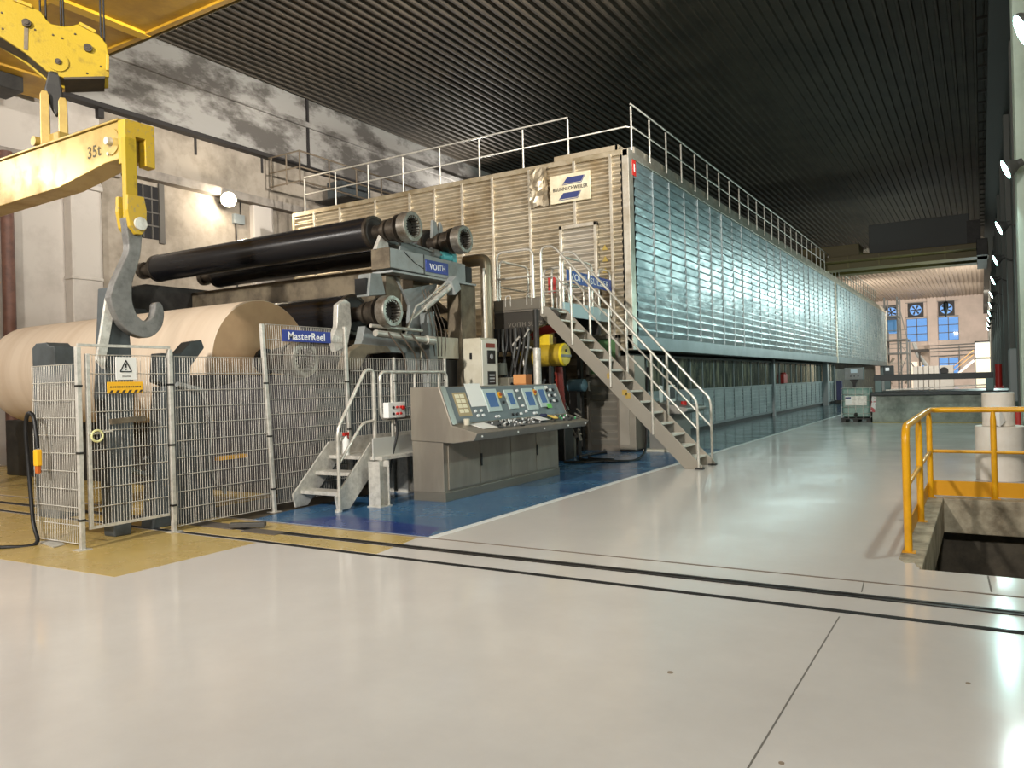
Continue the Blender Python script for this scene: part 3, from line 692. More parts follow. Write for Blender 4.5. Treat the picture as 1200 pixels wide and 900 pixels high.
# hook block of the crane
t=thing('crane_hook_block','big yellow crane hook block with pulleys hanging from wire ropes','hook block',tuple(c0+Vector((0,0,5.2))))
bp=[(-1.1,6.5),(-.648,6.60),(-.342,6.63),(-.233,6.589),(-.105,6.518),(-.051,6.431),(.004,6.388),(.146,6.383),(.242,6.413),(.34,6.466),(.456,6.411),(.563,6.331),(.631,6.243),(.656,6.044),(.651,5.817),(.131,5.719),(.046,5.738),(-.057,5.775),(-.284,5.963),(-.551,6.127),(-1.1,6.4)]
obj('front_plate', MB().plate(bp,c0,U,Zv,Nn*.05), crane_m, t, .008)
obj('rear_plate', MB().plate(bp,c0+Nn*.4,U,Zv,Nn*.05), crane_m, t, .008)
bi=[(-1.05,6.48),(-.3,6.58),(-.05,6.4),(.14,6.35),(.34,6.42),(.55,6.3),(.61,6.04),(.6,5.83),(.13,5.75),(-.05,5.8),(-.28,5.99),(-1.05,6.36)]
obj('body', MB().plate(bi,c0+Nn*.05,U,Zv,Nn*.35), craneunder_m, t)
P=lambda a,z:c0+U*a+Zv*z
obj('bottom_plate', MB().plate([(.13,5.69),(.6,5.78),(.6,5.81),(.13,5.72)],c0-Nn*.02,U,Zv,Nn*.5), craneunder_m, t)
obj('pin_disc', MB().lathe([(0,.12),(.02,.12),(.02,.105)],P(.069,5.906),-Nn,32), crane_m, t)
for a,z,r in ((.069,5.906,.035),(-.266,6.333,.05),(.411,6.145,.05)): obj('bolt', MB().lathe([(0,r),(.045,r),(.045,r*.55),(.06,r*.55)],P(a,z),-Nn,20), ring_m, t)
for a,z in ((.02,6.248),(.123,6.224),(.554,5.936),(.394,5.819),(-.527,6.42),(-.522,6.218),(-.176,6.276),(.269,6.308),(.04,5.95),(.105,5.94)): obj('bolt', MB().lathe([(0,.013),(.012,.011)],P(a,z),-Nn,10), ring_m, t)
b=MB()
for (a0,z0),(a1,z1) in (((.32,6.45),(.505,6.375)),((-.4,6.61),(-.2,6.56))): b.bar(P(a0,z0)-Nn*.01,P(a1,z1)-Nn*.01,.05,.04)
b.bar(P(.638,6.1)-Nn*.01,P(.632,5.89)-Nn*.01,.05,.035,tuple(U))
obj('edge_bracket', b, endy_m, t, .005)
obj('grease_strip', MB().bar(P(-.27,6.28)-Nn*.004,P(-.28,6.0)-Nn*.004,.045,.006,tuple(Nn)), dirty_m, t)
b=MB().plate([(-.09,5.55),(-.039,5.80),(.082,5.80),(.116,5.485),(.102,5.307),(.034,5.209),(-.02,5.311)],c0,U,Zv,Nn*.1)
obj('hook_shank', b, dark_m, t, .02)
b=MB()
for a,z in ((-.5,6.5),(-.123,6.5),(-.059,6.45),(.109,6.38),(.137,6.38),(.57,6.3),(.61,6.25)):
    q=P(a,z)+Nn*.2; b.tube([q,(q.x,q.y,9.75)],.012,6)
obj('wire_rope', b, black_m, t)
# travelling crane overhead
t=thing('overhead_crane','yellow overhead travelling crane bridge close under the dark ceiling','crane',(-9,7,9.2))
obj('girder', MB().box(-18.3,.4,8.0,9.72,9.0,10.5), girder_m, t, .02)
obj('girder', MB().box(-18.3,.4,1.6,3.2,9.0,10.5), girder_m, t, .02)
obj('end_carriage', MB().box(-19.7,-18.3,.5,10.4,8.95,9.9), girder_m, t, .02)
obj('end_carriage', MB().box(.0,.38,.5,10.4,9.3,9.9), girder_m, t, .02)
obj('flange', MB().box(-14.65,-14.4,7.2,9.78,8.94,9.0), M('flange_bright_yellow',(226,180,40),.45), t)
obj('flange', MB().box(-18.3,.4,9.66,9.78,8.95,9.0), girder_m, t)
obj('stay_pipe', MB().tube([(-18,9.95,9.05),(-9,9.95,9.05)],.03,8), darkgirder_m, t)
obj('trolley', MB().box(-12.2,-8.4,2.6,8.6,10.5,11.0), girder_m, t, .02)
obj('hoist_drum', MB().cyl((-11.6,5.6,10.0),(-8.8,5.6,10.0),.35,20).box(-11.8,-11.6,5.3,5.9,9.7,10.5).box(-8.8,-8.6,5.3,5.9,9.7,10.5), darkgirder_m, t)
obj('service_box', MB().box(-19.4,-18.6,8.6,9.4,8.6,8.95), dark_m, t, .02)
# ------------------------------------------------------------------ mesh fence
def mesh(p0, p1, z0, z1, dv=.034, dh=.2, lean=(0,0), r=.0033):
    b=MB(); p0=Vector((p0[0],p0[1],0)); p1=Vector((p1[0],p1[1],0)); L=(p1-p0).length; n=max(2,round(L/dv))
    ln=Vector((lean[0],lean[1],0))
    nn=(p1-p0).normalized().cross(Vector((0,0,1)))*.006
    for i in range(n+1):
        q=p0.lerp(p1,i/n); b.tube([q+Vector((0,0,z0))+ln*z0, q+Vector((0,0,z1))+ln*z1],r,4,smooth=False)
    m=round((z1-z0)/dh)
    for j in range(m+1):
        z=z0+(z1-z0)*j/m
        for s in (-1,1): b.tube([p0+nn*s+Vector((0,0,z))+ln*z,p1+nn*s+Vector((0,0,z))+ln*z],r*1.25,4,smooth=False)
    return b
def post(t, x, y, z1, w=.05, lean=(0,0), name='post'):
    p=obj(name, MB().bar((x,y,.0),(x+lean[0]*z1,y+lean[1]*z1,z1),w,w,(0,1,0)), galv_m, t, .005)
    obj('foot_plate', MB().box(x-.07,x+.07,y-.07,y+.07,0,.01), galv_m, p)
    b=MB()
    for z in (.3,1.0,1.7):
        if z<z1: b.box(x+lean[0]*z-.03,x+lean[0]*z+.03,y+lean[1]*z-.03,y+lean[1]*z+.03,z,z+.022)
    obj('clamp', b, dark_m, p)
    return p
FX=-8.05
t=thing('fence_gate','steel mesh gate in the safety fence carrying the warning signs','gate',(FX,5.05,0))
post(t,FX,4.53,2.12); post(t,FX,5.60,2.12)
obj('top_rail', MB().bar((FX,4.53,2.14),(FX,5.6,2.14),.03,.03), galv_m, t)
lf=obj('stile', MB().box(FX-.02,FX+.02,4.61,4.65,.22,2.05), galv_m, t, .004)
obj('mesh_panel', mesh((FX,4.65),(FX,5.54),.22,2.04), galv_m, t)
obj('bottom_bar', MB().box(FX-.015,FX+.015,4.61,5.54,.2,.23), galv_m, t)
obj('kick_bar', MB().bar((FX+.03,4.85,1.32),(FX+.03,5.25,1.34),.05,.06), dirty_m, t, .004)
ring=[(FX+.05,4.69+.06*math.cos(a),1.18+.06*math.sin(a)) for a in [2*PI*k/20 for k in range(20)]]
obj('latch_ring', MB().tube(ring,.012,8,closed=True), M('latch_pale_yellow',(214,210,150),.4), t)
obj('latch_bolt', MB().tube([(FX+.04,4.6,1.2),(FX+.04,4.86,1.22)],.011,8), galv_m, t)
t=thing('mesh_fence','side panel of steel mesh fence with a bent lower corner, left of the gate','fence',(-8.7,4.62,0),'mesh fence')
obj('mesh_panel', mesh((-9.13,4.62),(-8.2,4.62),.03,1.95), galv_m, t)
obj('stiffener', MB().bar((-8.2,4.62,.1),(-8.2,4.62,1.2),.012,.012), galv_m, t)
obj('inner_sheet', MB().box(-9.12,-8.3,4.66,4.68,.35,1.75), M('mesh_backing_plastic',(112,106,94),.35,0,(90,84,72),3), t)
t=thing('mesh_fence','low steel mesh fence panel between the gate and the tall leaning panel','fence',(FX,6.3,0),'mesh fence')
obj('mesh_panel', mesh((FX,5.66),(FX,7.02),.06,2.04,lean=(0,-.0)), galv_m, t)
t=thing('mesh_fence','tall leaning steel mesh fence panel that carries the blue name sign','fence',(FX,7.8,0),'mesh fence')
LN=(0,-.055)
post(t,FX,7.09,2.49,lean=LN); post(t,FX,8.55,2.53,lean=(0,-.02))
obj('mesh_panel', mesh((FX,7.13),(FX,8.56),.1,2.49,lean=(0,-.04)), galv_m, t)
t=thing('mesh_fence','last steel mesh fence panel running behind the small steps to the console','fence',(FX,9.8,0),'mesh fence')
obj('mesh_panel', mesh((FX,8.6),(FX,10.95),.3,2.07,dv=.05), galv_m, t)
post(t,FX,10.97,2.09,w=.04); post(t,FX,9.6,2.09,w=.035)
t=thing('name_sign','blue name sign hung on the tall mesh fence panel','sign',(FX+.03,7.6,2.28))
obj('board', MB().box(FX+.02,FX+.03,7.28,8.18,2.27,2.43), signblue_m, t, .002)
text('lettering','MasterReel',.15,(FX+.03,7.38,2.30),(0,1,0),(0,0,1),lettering_m,t,width=.68,bold=.002)
t=thing('warning_sign','white warning sign with a black triangle on the fence gate','sign',(FX+.03,5.03,1.8))
obj('board', MB().box(FX+.015,FX+.025,4.93,5.17,1.77,2.02), white_m, t, .003)
b=MB()
tri=[(4.98,1.86),(5.11,1.86),(5.045,1.985)]
for i in range(3):
    a,c=tri[i],tri[(i+1)%3]; b.bar((FX+.027,a[0],a[1]),(FX+.027,c[0],c[1]),.004,.012,(0,0,1) if i==0 else (0,1,0))
b.plate([(5.038,1.9),(5.052,1.9),(5.056,1.95),(5.034,1.95)],(FX+.025,0,0),(0,1,0),(0,0,1),(.003,0,0)); b.box(FX+.025,FX+.028,5.038,5.052,1.877,1.89)
obj('symbol', b, blacklet_m, t)
b=MB()
for z in (1.80,1.815): b.box(FX+.025,FX+.026,5.0,5.1,z,z+.006)
obj('small_print', b, darklet_m, t)
t=thing('warning_sign','yellow warning strip below the white triangle sign on the gate','sign',(FX+.03,5.03,1.63))
obj('board', MB().box(FX+.015,FX+.025,4.83,5.24,1.625,1.75), yelsign_m, t, .002)
b=MB()
for i in range(14): b.box(FX+.025,FX+.026,4.86+i*.026,4.86+i*.026+.017,1.685,1.703)
obj('small_print', b, darklet_m, t)
b=MB()
for k in (4.85,4.92,4.99,5.06,5.13,5.19): b.plate([(k,1.63),(k+.03,1.63),(k+.05,1.66),(k+.02,1.66)],(FX+.025,0,0),(0,1,0),(0,0,1),(.001,0,0))
obj('hatching', b, darklet_m, t)
hs=smoothpath([(-9.2,4.1,.02),(-8.95,4.2,.015),(-8.8,4.45,.02),(-8.95,4.5,.25),(-9.05,4.52,.8),(-9.05,4.5,1.25),(-8.98,4.49,1.42),(-8.85,4.48,1.4),(-8.78,4.47,1.2),(-8.76,4.47,1.05)])
t=thing('cable_loop','thick black cable looped beside the fence with a yellow plug on its end','cable',(-8.9,4.45,0))
obj('cable', MB().tube(hs,.022,10), black_m, t)
obj('plug', MB().box(-8.8,-8.72,4.44,4.5,.86,1.04), yelsign_m, t, .012)
obj('plug_tip', MB().box(-8.79,-8.73,4.45,4.49,.78,.87), M('plug_orange',(190,96,30),.5), t, .008)
b=MB()
for pts in ([(-11.5,4.6,.02),(-10.4,4.6,.02),(-9.6,4.4,.02),(-9.2,4.1,.02),(-8.9,3.95,.02)],[(-11.5,4.3,.02),(-10.2,4.15,.02),(-9.7,4.2,.02),(-9.5,4.3,.02)]):
    b.tube(smoothpath(pts),.02,8)
tag(obj('floor_cable', b, black_m, at=(-10,4.3,0)),'black cables trailing over the yellow floor left of the fence','cable')
tag(obj('steel_plate', MB().prism([(-8.95,4.55),(-8.45,4.45),(-8.5,4.6),(-8.9,4.72)],'Z',.003,.012), galv_m, at=(-8.7,4.6,0)),'flat pale metal sheet on the yellow floor under the fence side panel','plate')
tag(obj('steel_angle', MB().bar((-7.55,5.98,.05),(-7.2,6.2,.05),.09,.05), M('angle_dark_grey',(84,82,78),.55,.4), bevel=.004, at=(-7.3,6.1,.01)),'short dark steel bar lying across the floor rail by the fence','bar')

# ------------------------------------------------------------------ small steps and their platform
t=thing('access_steps','small pale steel steps with bent tube handrails before the fence','steps',(-7.7,8.2,0))
for x in (-7.22,-8.0):
    obj('stringer', MB().prism([(7.4,0.02),(7.62,.02),(8.28,.62),(8.28,.86),(8.06,.86),(7.36,.2)],'X',x-.015,x+.015), galv_m, t, .004)
for k,(yv,z) in enumerate(((7.5,.24),(7.78,.47))):
    obj('tread', MB().box(-7.99,-7.23,yv,yv+.26,z-.05,z), galv_m, t, .004)
obj('deck', MB().box(-8.0,-7.0,8.05,10.3,.62,.67), galv_m, t, .004)
obj('side_plate', MB().box(-7.15,-7.13,8.02,9.1,.62,.92), M('side_plate_pale',(206,206,200),.4,.4), t, .003)
obj('side_plate', MB().box(-8.01,-7.99,8.3,10.0,.62,.9), galv_m, t, .003)
def ibeam(x,y,z):
    return MB().box(x-.1,x+.1,y-.1,y-.085,0.015,z).box(x-.1,x+.1,y+.085,y+.1,.015,z).box(x-.008,x+.008,y-.09,y+.09,.015,z).box(x-.12,x+.12,y-.12,y+.12,0,.015)
for x,yv in ((-7.02,8.0),(-7.6,9.3),(-7.88,9.3)): obj('leg', ibeam(x,yv,.62), galv_m, t)
obj('handrail', MB().tube(fillet([(-7.2,7.42,.02),(-7.2,7.42,1.08),(-7.2,7.98,1.86),(-7.2,8.14,1.86),(-7.2,8.14,.65)],.12),.024,10), tube_m, t)
obj('handrail', MB().tube(fillet([(-7.2,7.42,.62),(-7.2,7.9,1.14),(-7.2,8.14,1.16)],.1),.02,10), tube_m, t)
obj('guard_rail', MB().tube(fillet([(-7.2,8.6,1.17),(-7.2,8.27,1.17),(-7.2,8.27,1.83),(-7.2,9.85,1.83),(-7.2,9.85,1.2)],.12),.024,10), tube_m, t)
obj('guard_rail', MB().tube([(-7.2,8.4,1.17),(-7.2,9.4,1.17)],.026,8), steel_m, t)
for yv in (8.52,9.05,9.65): obj('rail_post', MB().tube([(-7.2,yv,.65 if yv<9 else .67),(-7.2,yv,1.82)],.022,8), tube_m, t)
obj('foot', MB().cyl((-7.22,7.42,0),(-7.22,7.42,.03),.05), galv_m, t)
t=thing('push_button_box','small white box with red and black buttons on the steps handrail','control box',(-7.13,8.5,1.2))
obj('case', MB().box(-7.18,-7.08,8.3,8.68,1.18,1.4), white_m, t, .012)
for i in range(3):
    for j in range(2):
        obj('button', MB().cyl((-7.08,8.4+i*.08,1.24+j*.09),(-7.06,8.4+i*.08,1.24+j*.09),.018,12), btn_dark_m if i==0 else btn_red_m, t)
obj('estop', MB().cyl((-7.08,8.6,1.32),(-7.045,8.6,1.32),.028,14), btn_red_m, t)
obj('flex', MB().tube(smoothpath([(-7.12,8.5,1.18),(-7.1,8.5,.95),(-7.14,8.45,.7),(-7.2,8.4,.3)]),.018,8), black_m, t)
t=thing('spray_bottle','white spray bottle with a red trigger standing on the step platform','bottle',(-7.75,8.15,.67))
obj('body', MB().lathe([(0,.05),(.2,.05),(.25,.02),(.28,.02)],(-7.75,8.15,.67),(0,0,1),16), white_m, t)
obj('trigger', MB().box(-7.77,-7.73,8.1,8.2,.94,.99).box(-7.765,-7.735,8.17,8.2,.86,.95), red_m, t, .006)
b=MB()
for k in range(7):
    x=-7.3-random.random()*.5; yv=8.8+random.random()*1.0; b.obox((x,yv,.74),(.1,.03,0),(-.02,.08,0),(0,0,.06+.03*random.random()))
tag(obj('rag_heap', b, M('dark_rags',(74,64,54),.9), bevel=.02, at=(-7.6,9.2,.67)),'heap of dark rags and tools on the step platform deck','rags')

# ------------------------------------------------------------------ operator console
t=thing('control_console','grey steel operator console with sloping desk and four touch screens','control desk',(-6.6,10.3,0))
obj('plinth', MB().box(-6.93,-6.37,8.62,12.0,0,.13), M('console_plinth',(136,130,118),.4,.6), t, .006)
obj('pedestal', MB().box(-6.93,-6.39,8.62,12.0,.13,.86), console_m, t, .006)
prof=[(-6.93,.85),(-6.2,.82),(-5.86,.86),(-5.8,.96),(-6.22,1.07),(-6.42,1.6),(-6.93,1.6)]
obj('housing', MB().prism(prof,'Y',8.6,12.04), console_m, t, .008)
for k,(a,c) in enumerate(((8.72,9.5),(9.52,10.37),(10.39,11.18),(11.2,11.9))):
    d=obj('door', MB().box(-6.39,-6.372,a,c,.16,.8), console_m, t, .004)
    if k in (1,3): obj('handle', MB().box(-6.372,-6.36,a+.0,a+.035,.42,.6), black_m, d)
ud=Vector((-.2,0,.53)).normalized(); pn=Vector((.53,0,.2)).normalized(); po=Vector((-6.22,0,1.07))
face=lambda y,s,h=0: po+Vector((0,y,0))+ud*s+pn*h
def onface(b,y0,y1,s0,s1,h0,h1):
    return b.hexa([face(y0,s0,h0),face(y1,s0,h0),face(y1,s1,h0),face(y0,s1,h0),face(y0,s0,h1),face(y1,s0,h1),face(y1,s1,h1),face(y0,s1,h1)])
obj('fascia', onface(MB(),8.72,11.98,.015,.55,.001,.008), panelface_m, t)
obj('fascia_edge', onface(MB(),8.6,8.72,.0,.57,.0,.02), steel_m, t)
obj('instruction_panel', onface(MB(),8.84,9.16,.11,.47,.008,.012), M('panel_tan',(170,150,110),.5), t)
b=MB()
for i in range(2):
    for j in range(4): onface(b,8.88+i*.12,8.98+i*.12,.16+j*.075,.215+j*.075,.012,.015)
obj('instruction_label', b, M('label_cream',(232,222,190),.5), t)
for y0,y1,s0,s1 in ((9.6,9.97,.14,.5),(10.2,10.47,.16,.48),(10.75,11.08,.12,.49),(11.2,11.5,.15,.52)):
    s=obj('touch_screen', onface(MB(),y0,y1,s0,s1,.008,.03), screenframe_m, t)
    obj('screen', onface(MB(),y0+.06,y1-.06,s0+.07,s1-.06,.03,.032), screen_m, s)
for yv,s in ((10.04,.4),(11.13,.42)):
    f=obj('emergency_stop', MB().cyl(face(yv,s,.008),face(yv,s,.03),.052,20), btn_yel_m, t)
    obj('mushroom_button', MB().cyl(face(yv,s,.03),face(yv,s,.06),.024,14), M('mushroom_brown',(150,70,20),.5), f)
for yv,s in ((9.25,.17),(9.4,.17),(9.28,.1),(9.42,.1),(9.75,.06),(9.82,.06),(10.1,.28),(10.25,.07),(10.37,.07),(10.48,.07),(10.6,.46),(10.6,.33),(10.62,.2),(10.66,.1),(10.9,.06),(10.96,.06)):
    b=MB().cyl(face(yv,s,.008),face(yv,s,.035),.022,12)
    obj('knob', b, btn_white_m if (yv*100)%3<1.5 else btn_dark_m, t)
for i in range(3):
    for j in range(3): obj('push_button', MB().cyl(face(11.6+i*.11,.25+j*.1,.008),face(11.6+i*.11,.25+j*.1,.03),.026,12), btn_white_m if (i+j)%2 else btn_dark_m, t)
obj('fascia_label', onface(MB(),11.55,11.66,.46,.53,.008,.011), white_m, t)
dn=Vector((.11,0,.42)).normalized(); dd=Vector((.42,0,-.11)).normalized(); do=Vector((-6.22,0,1.07))
desk=lambda y,s,h=0: do+Vector((0,y,0))+dd*s+dn*h
def ondesk(b,y0,y1,s0,s1,h0,h1):
    return b.hexa([desk(y0,s0,h0),desk(y0,s1,h0),desk(y1,s1,h0),desk(y1,s0,h0),desk(y0,s0,h1),desk(y0,s1,h1),desk(y1,s1,h1),desk(y1,s0,h1)])
obj('desk_panel', ondesk(MB(),9.35,11.9,.03,.33,.001,.006), M('desk_dark_panel',(92,94,94),.42,.4), t)
kb=[btn_white_m,btn_dark_m,M('button_grey',(150,146,138),.4),btn_white_m]
for mi in range(3):
    for k in range(24):
        yv=9.4+random.random()*1.2; s=.05+random.random()*.25
        obj('desk_button', MB().cyl(desk(yv,s,.005),desk(yv,s,.03),.013,8), kb[mi], t)
for k in range(22):
    yv=11.0+random.random()*.85; s=.05+random.random()*.26
    obj('desk_button', MB().cyl(desk(yv,s,.005),desk(yv,s,.035),.014,8), (btn_white_m,btn_dark_m,btn_green_m)[k%3], t)
for yv in (9.35,9.95,10.9,11.5): obj('edge_handle', MB().obox((-5.9,yv,.985),(.02,0,.0),(0,.05,0),(0,0,.014)), btn_dark_m, t)
for yv in (8.75,9.7,10.5,11.3,11.95): obj('edge_screw', MB().cyl((-5.83,yv,.91),(-5.815,yv,.913),.014,10), white_m, t)
ob=tag(obj('paper_sheet', onface(MB(),9.2,9.6,.24,.6,.012,.016), white_m, at=(-6.3,9.4,1.4)),'white paper sheet hanging over the top of the console by the first screen','paper')
tag(obj('paper_sheet', ondesk(MB(),8.95,9.32,.05,.3,.006,.012), white_m, at=(-6.1,9.1,1.0)),'white paper sheet lying on the near end of the console desk','paper')
tag(obj('paper_sheet', ondesk(MB(),10.62,10.9,.08,.28,.03,.034), white_m, at=(-6.1,10.8,1.0)),'white paper card in the middle of the console desk','paper')
tag(obj('desk_cup', MB().lathe([(0,.04),(.09,.045)],desk(8.88,.06,.0),(0,0,1),14), cab_m, at=tuple(desk(8.88,.06,0))),'small beige cup at the near end of the console desk','cup')
g=thing('work_glove','blue and yellow work glove dropped on the console desk','glove',tuple(desk(11.0,.1,.03)))
b=MB().obox(desk(11.0,.1,.05),(.05,.03,0),(-.05,.09,0),(0,0,.025))
obj('palm', b, M('glove_navy',(30,36,66),.8), g, .02)
b=MB()
for k in range(4): b.tube([desk(11.07+k*.02,.13+.02*k,.05),desk(11.12+k*.022,.2+.015*k,.04),desk(11.13+k*.02,.24+.01*k,.03)],[.018,.016,.012],8)
obj('finger', b, M('glove_yellow',(206,176,90),.8), g)
tag(obj('green_cloth', onface(MB(),11.38,11.52,.12,.2,.032,.045), M('cloth_green',(110,190,90),.8), bevel=.005, at=(-6.25,11.45,1.2)),'bright green tag stuck to the lower corner of the last screen','tag')

# ------------------------------------------------------------------ switch cabinet and clutter behind the console
t=thing('switch_cabinet','tall beige switch cabinet with two black panels behind the console','cabinet',(-8.2,12.35,0))
obj('body', MB().box(-8.4,-8.0,12.05,12.62,.0,2.5), cab_m, t, .01)
obj('side_notch', MB().box(-8.25,-8.2,12.04,12.05,2.1,2.22), btn_dark_m, t)
obj('face', MB().box(-8.0,-7.98,12.07,12.6,1.0,2.46), M('cabinet_face',(224,220,206),.5), t, .005)
obj('nameplate', MB().box(-7.98,-7.97,12.2,12.5,2.32,2.4), M('nameplate_brown_red',(140,66,52),.5), t)
for z,hh in ((2.02,.25),(1.62,.25),(1.38,.18)):
    s=obj('panel', MB().box(-7.98,-7.965,12.23,12.5,z,z+hh), btn_dark_m if hh>.2 else M('panel_grey',(150,150,146),.5), t, .004)
    if hh>.2:
        b=MB().cyl((-7.965,12.36,z+.13),(-7.955,12.36,z+.13),.05,16) if z>1.9 else MB().box(-7.965,-7.96,12.28,12.45,z+.04,z+.07).box(-7.965,-7.96,12.28,12.45,z+.1,z+.13).box(-7.965,-7.96,12.28,12.45,z+.16,z+.19)
        obj('dial', b, M('dial_grey',(170,172,174),.4), s)
t=thing('yellow_drum','horizontal yellow cylinder with a round end plate under the stairs','cylinder',(-7.75,14.0,1.96))
obj('barrel', MB().lathe([(0,.225),(.04,.23),(1.0,.23),(1.02,.15)],(-7.24,14.0,2.19),(-1,0,0),36), yeltank_m, t)
obj('end_plate', MB().lathe([(0,.0),(0,.21),(.03,.235),(.05,.235)],(-7.22,14.0,2.19),(-1,0,0),36,False), M('drum_bright_yellow',(232,206,36),.4), t)
obj('band', MB().box(-7.22,-7.205,13.79,14.21,2.14,2.19), grey_m, t)
obj('bore', MB().cyl((-7.22,14,2.27),(-7.205,14,2.27),.03,14), black_m, t)
obj('valve_box', MB().box(-7.78,-7.55,13.92,14.08,2.4,2.62), M('drum_box_yellow',(222,190,30),.45), t, .008)
obj('support', MB().box(-7.6,-7.54,13.95,14.05,.0,1.97).box(-8.2,-8.12,13.92,14.08,0,1.97), dark_m, t)
t=thing('steel_pole','round galvanised pole holding up the walkway behind the console','pole',(-7.36,13.05,0))
obj('pole', MB().cyl((-7.36,13.05,0),(-7.36,13.05,2.3),.075,20), galv_m, t)
obj('upper_pole', MB().cyl((-7.36,13.05,2.3),(-7.36,13.05,3.05),.055,20), dark_m, t)
t=thing('red_pipe','upright red ribbed pipe below the yellow cylinder','pipe',(-7.6,14.6,0))
b=MB().cyl((-7.66,14.5,1.95),(-7.6,14.5,.75),.085,16)
obj('pipe', b, redpipe_m, t)
b=MB()
for k in range(7): b.lathe([(0,.095),(.05,.095)],(-7.66+.06*k/7,14.5,1.8-.15*k),(0,0,1),16)
obj('rib', b, redpipe_m, t)
obj('lower_pipe', MB().cyl((-7.6,14.5,0),(-7.6,14.5,.75),.06,14), redpipe_m, t)
t=thing('hose_bundle','bundle of dark hoses and valves hanging behind the switch cabinet','hoses',(-8.3,13.6,1.2))
for k in range(9):
    x=-8.6+.1*k
    obj('hose', MB().tube(smoothpath([(x,13.5,2.75),(x+.05,13.4,2.4),(x+random.uniform(-.1,.2),13.35,1.7+random.uniform(-.2,.2)),(x+.2,13.4,1.35),(x+.35,13.5,1.7)]),.03,8), (black_m,dark_m,M('hose_grey',(84,86,84),.5))[k%3], t)
b=MB()
for k in range(14): 
    x=-8.8+random.random()*1.0; z=1.7+random.random()*1.0
    b.cyl((x,13.42,z),(x+random.uniform(-.2,.2),13.42,z+random.uniform(-.2,.2)),random.uniform(.012,.035),8)
obj('fittings', b, galv_m, t)
obj('manifold', MB().box(-8.9,-7.85,13.55,13.8,2.3,2.5).box(-8.9,-8.8,13.55,13.75,0,2.6).box(-8.0,-7.9,13.6,13.8,0,2.6), dark_m, t, .01)
for nm,lab,cat,bx,m in (('orange_box','orange cardboard box on the dark bench behind the console top','box',(-7.9,-7.62,13.04,13.3,1.45,1.8),orange_m),
    ('terminal_box','small beige terminal box left of the orange box','box',(-8.3,-8.05,13.1,13.3,1.45,1.75),cab_m),
    ('socket_box','small grey socket box beside the switch cabinet','box',(-8.45,-8.2,13.2,13.3,1.8,2.05),M('socket_grey',(150,156,146),.5)),
    ('pump_block','dark pump block on the floor beneath the red pipe','pump',(-8.0,-7.4,14.2,14.6,0,.7),dark_m)):
    t=tag(obj(nm, MB().box(*bx), m, bevel=.015, at=(bx[0],bx[2],bx[4])),lab,cat)
    if nm=='orange_box': obj('flap', MB().box(-7.9,-7.62,13.03,13.04,1.62,1.8), M('box_orange_light',(214,150,90),.6), t)
    if nm=='terminal_box': obj('knob', MB().cyl((-8.05,13.2,1.6),(-8.02,13.2,1.6),.05,12), btn_dark_m, t)
tag(obj('equipment_bench', MB().box(-8.6,-7.5,13.02,13.4,1.38,1.45).box(-8.6,-8.5,13.02,13.4,0,1.4).box(-7.6,-7.52,13.12,13.4,0,1.4), dark_m, bevel=.01, at=(-8.1,13.1,0)),'dark steel bench behind the console that carries small boxes','bench')
t=thing('electric_motor','small blue green electric motor behind the far end of the console','motor',(-7.6,15.4,1.2))
obj('body', MB().lathe([(0,.1),(.03,.14),(.4,.14),(.44,.08)],(-7.9,15.4,1.55),(1,0,0),20), M('motor_teal',(60,86,94),.5), t)
obj('base', MB().box(-7.85,-7.65,15.32,15.48,0,1.43), dark_m, t, .01)
b=MB()
for k in range(16):
    x=-7.85+random.random()*.5; z=.35+random.random()*.7
    b.cyl((x,14.95,z),(x+random.uniform(-.15,.15),14.9,z+random.uniform(-.25,.25)),random.uniform(.015,.04),8)
b.box(-8.2,-7.6,15.0,15.1,0,.45)
tag(obj('valve_group', b, M('valve_grey',(110,106,96),.45,.5), at=(-7.5,15,0)),'cluster of small pipes and valves beside the louvred door','valves')
b=MB()
for pts in ([(-7.3,16.0,.02),(-7.4,14.9,.025),(-6.9,14.2,.025),(-6.3,14.2,.025),(-6.0,14.7,.025),(-6.05,15.3,.3),(-6.1,15.5,1.2),(-6.05,15.5,1.9)],[(-7.2,14.9,.025),(-6.9,14.5,.025),(-6.4,14.4,.025),(-6.7,13.9,.025),(-7.2,13.75,.025)]):
    b.tube(smoothpath(pts),.03,8)
tag(obj('floor_hose', b, black_m, at=(-6.6,14.5,0)),'black hose curled on the blue floor under the big stairs','hose')
t=thing('field_console','second small operator console behind the foot of the big stairs','control desk',(-6.1,17.2,0))
obj('pedestal', MB().box(-6.55,-5.95,16.75,17.9,0,.85), M('field_console_grey',(132,130,124),.45,.4), t, .01)
obj('desk', MB().prism([(-6.6,.85),(-5.75,.85),(-5.6,.92),(-5.6,.98),(-6.3,1.12),(-6.6,1.12)],'Y',16.65,18.0), steel_m, t, .01)
obj('base_mat', MB().box(-6.65,-5.85,16.6,18.0,0,.05), cab_m, t)
obj('screen', MB().box(-6.3,-6.25,17.3,17.75,1.1,1.5), white_m, t, .02)
obj('screen_glass', MB().box(-6.25,-6.24,17.36,17.69,1.18,1.45), btn_dark_m, t)
obj('paper', MB().plate([(16.8,1.12),(17.0,1.12),(17.0,1.48),(16.8,1.5)],(-6.3,0,0),(0,1,0),(0,0,1),(.01,0,0)), white_m, t)
obj('button_cap', MB().cyl((-5.9,17.3,1.03),(-5.9,17.3,1.12),.07,14), btn_red_m, t)

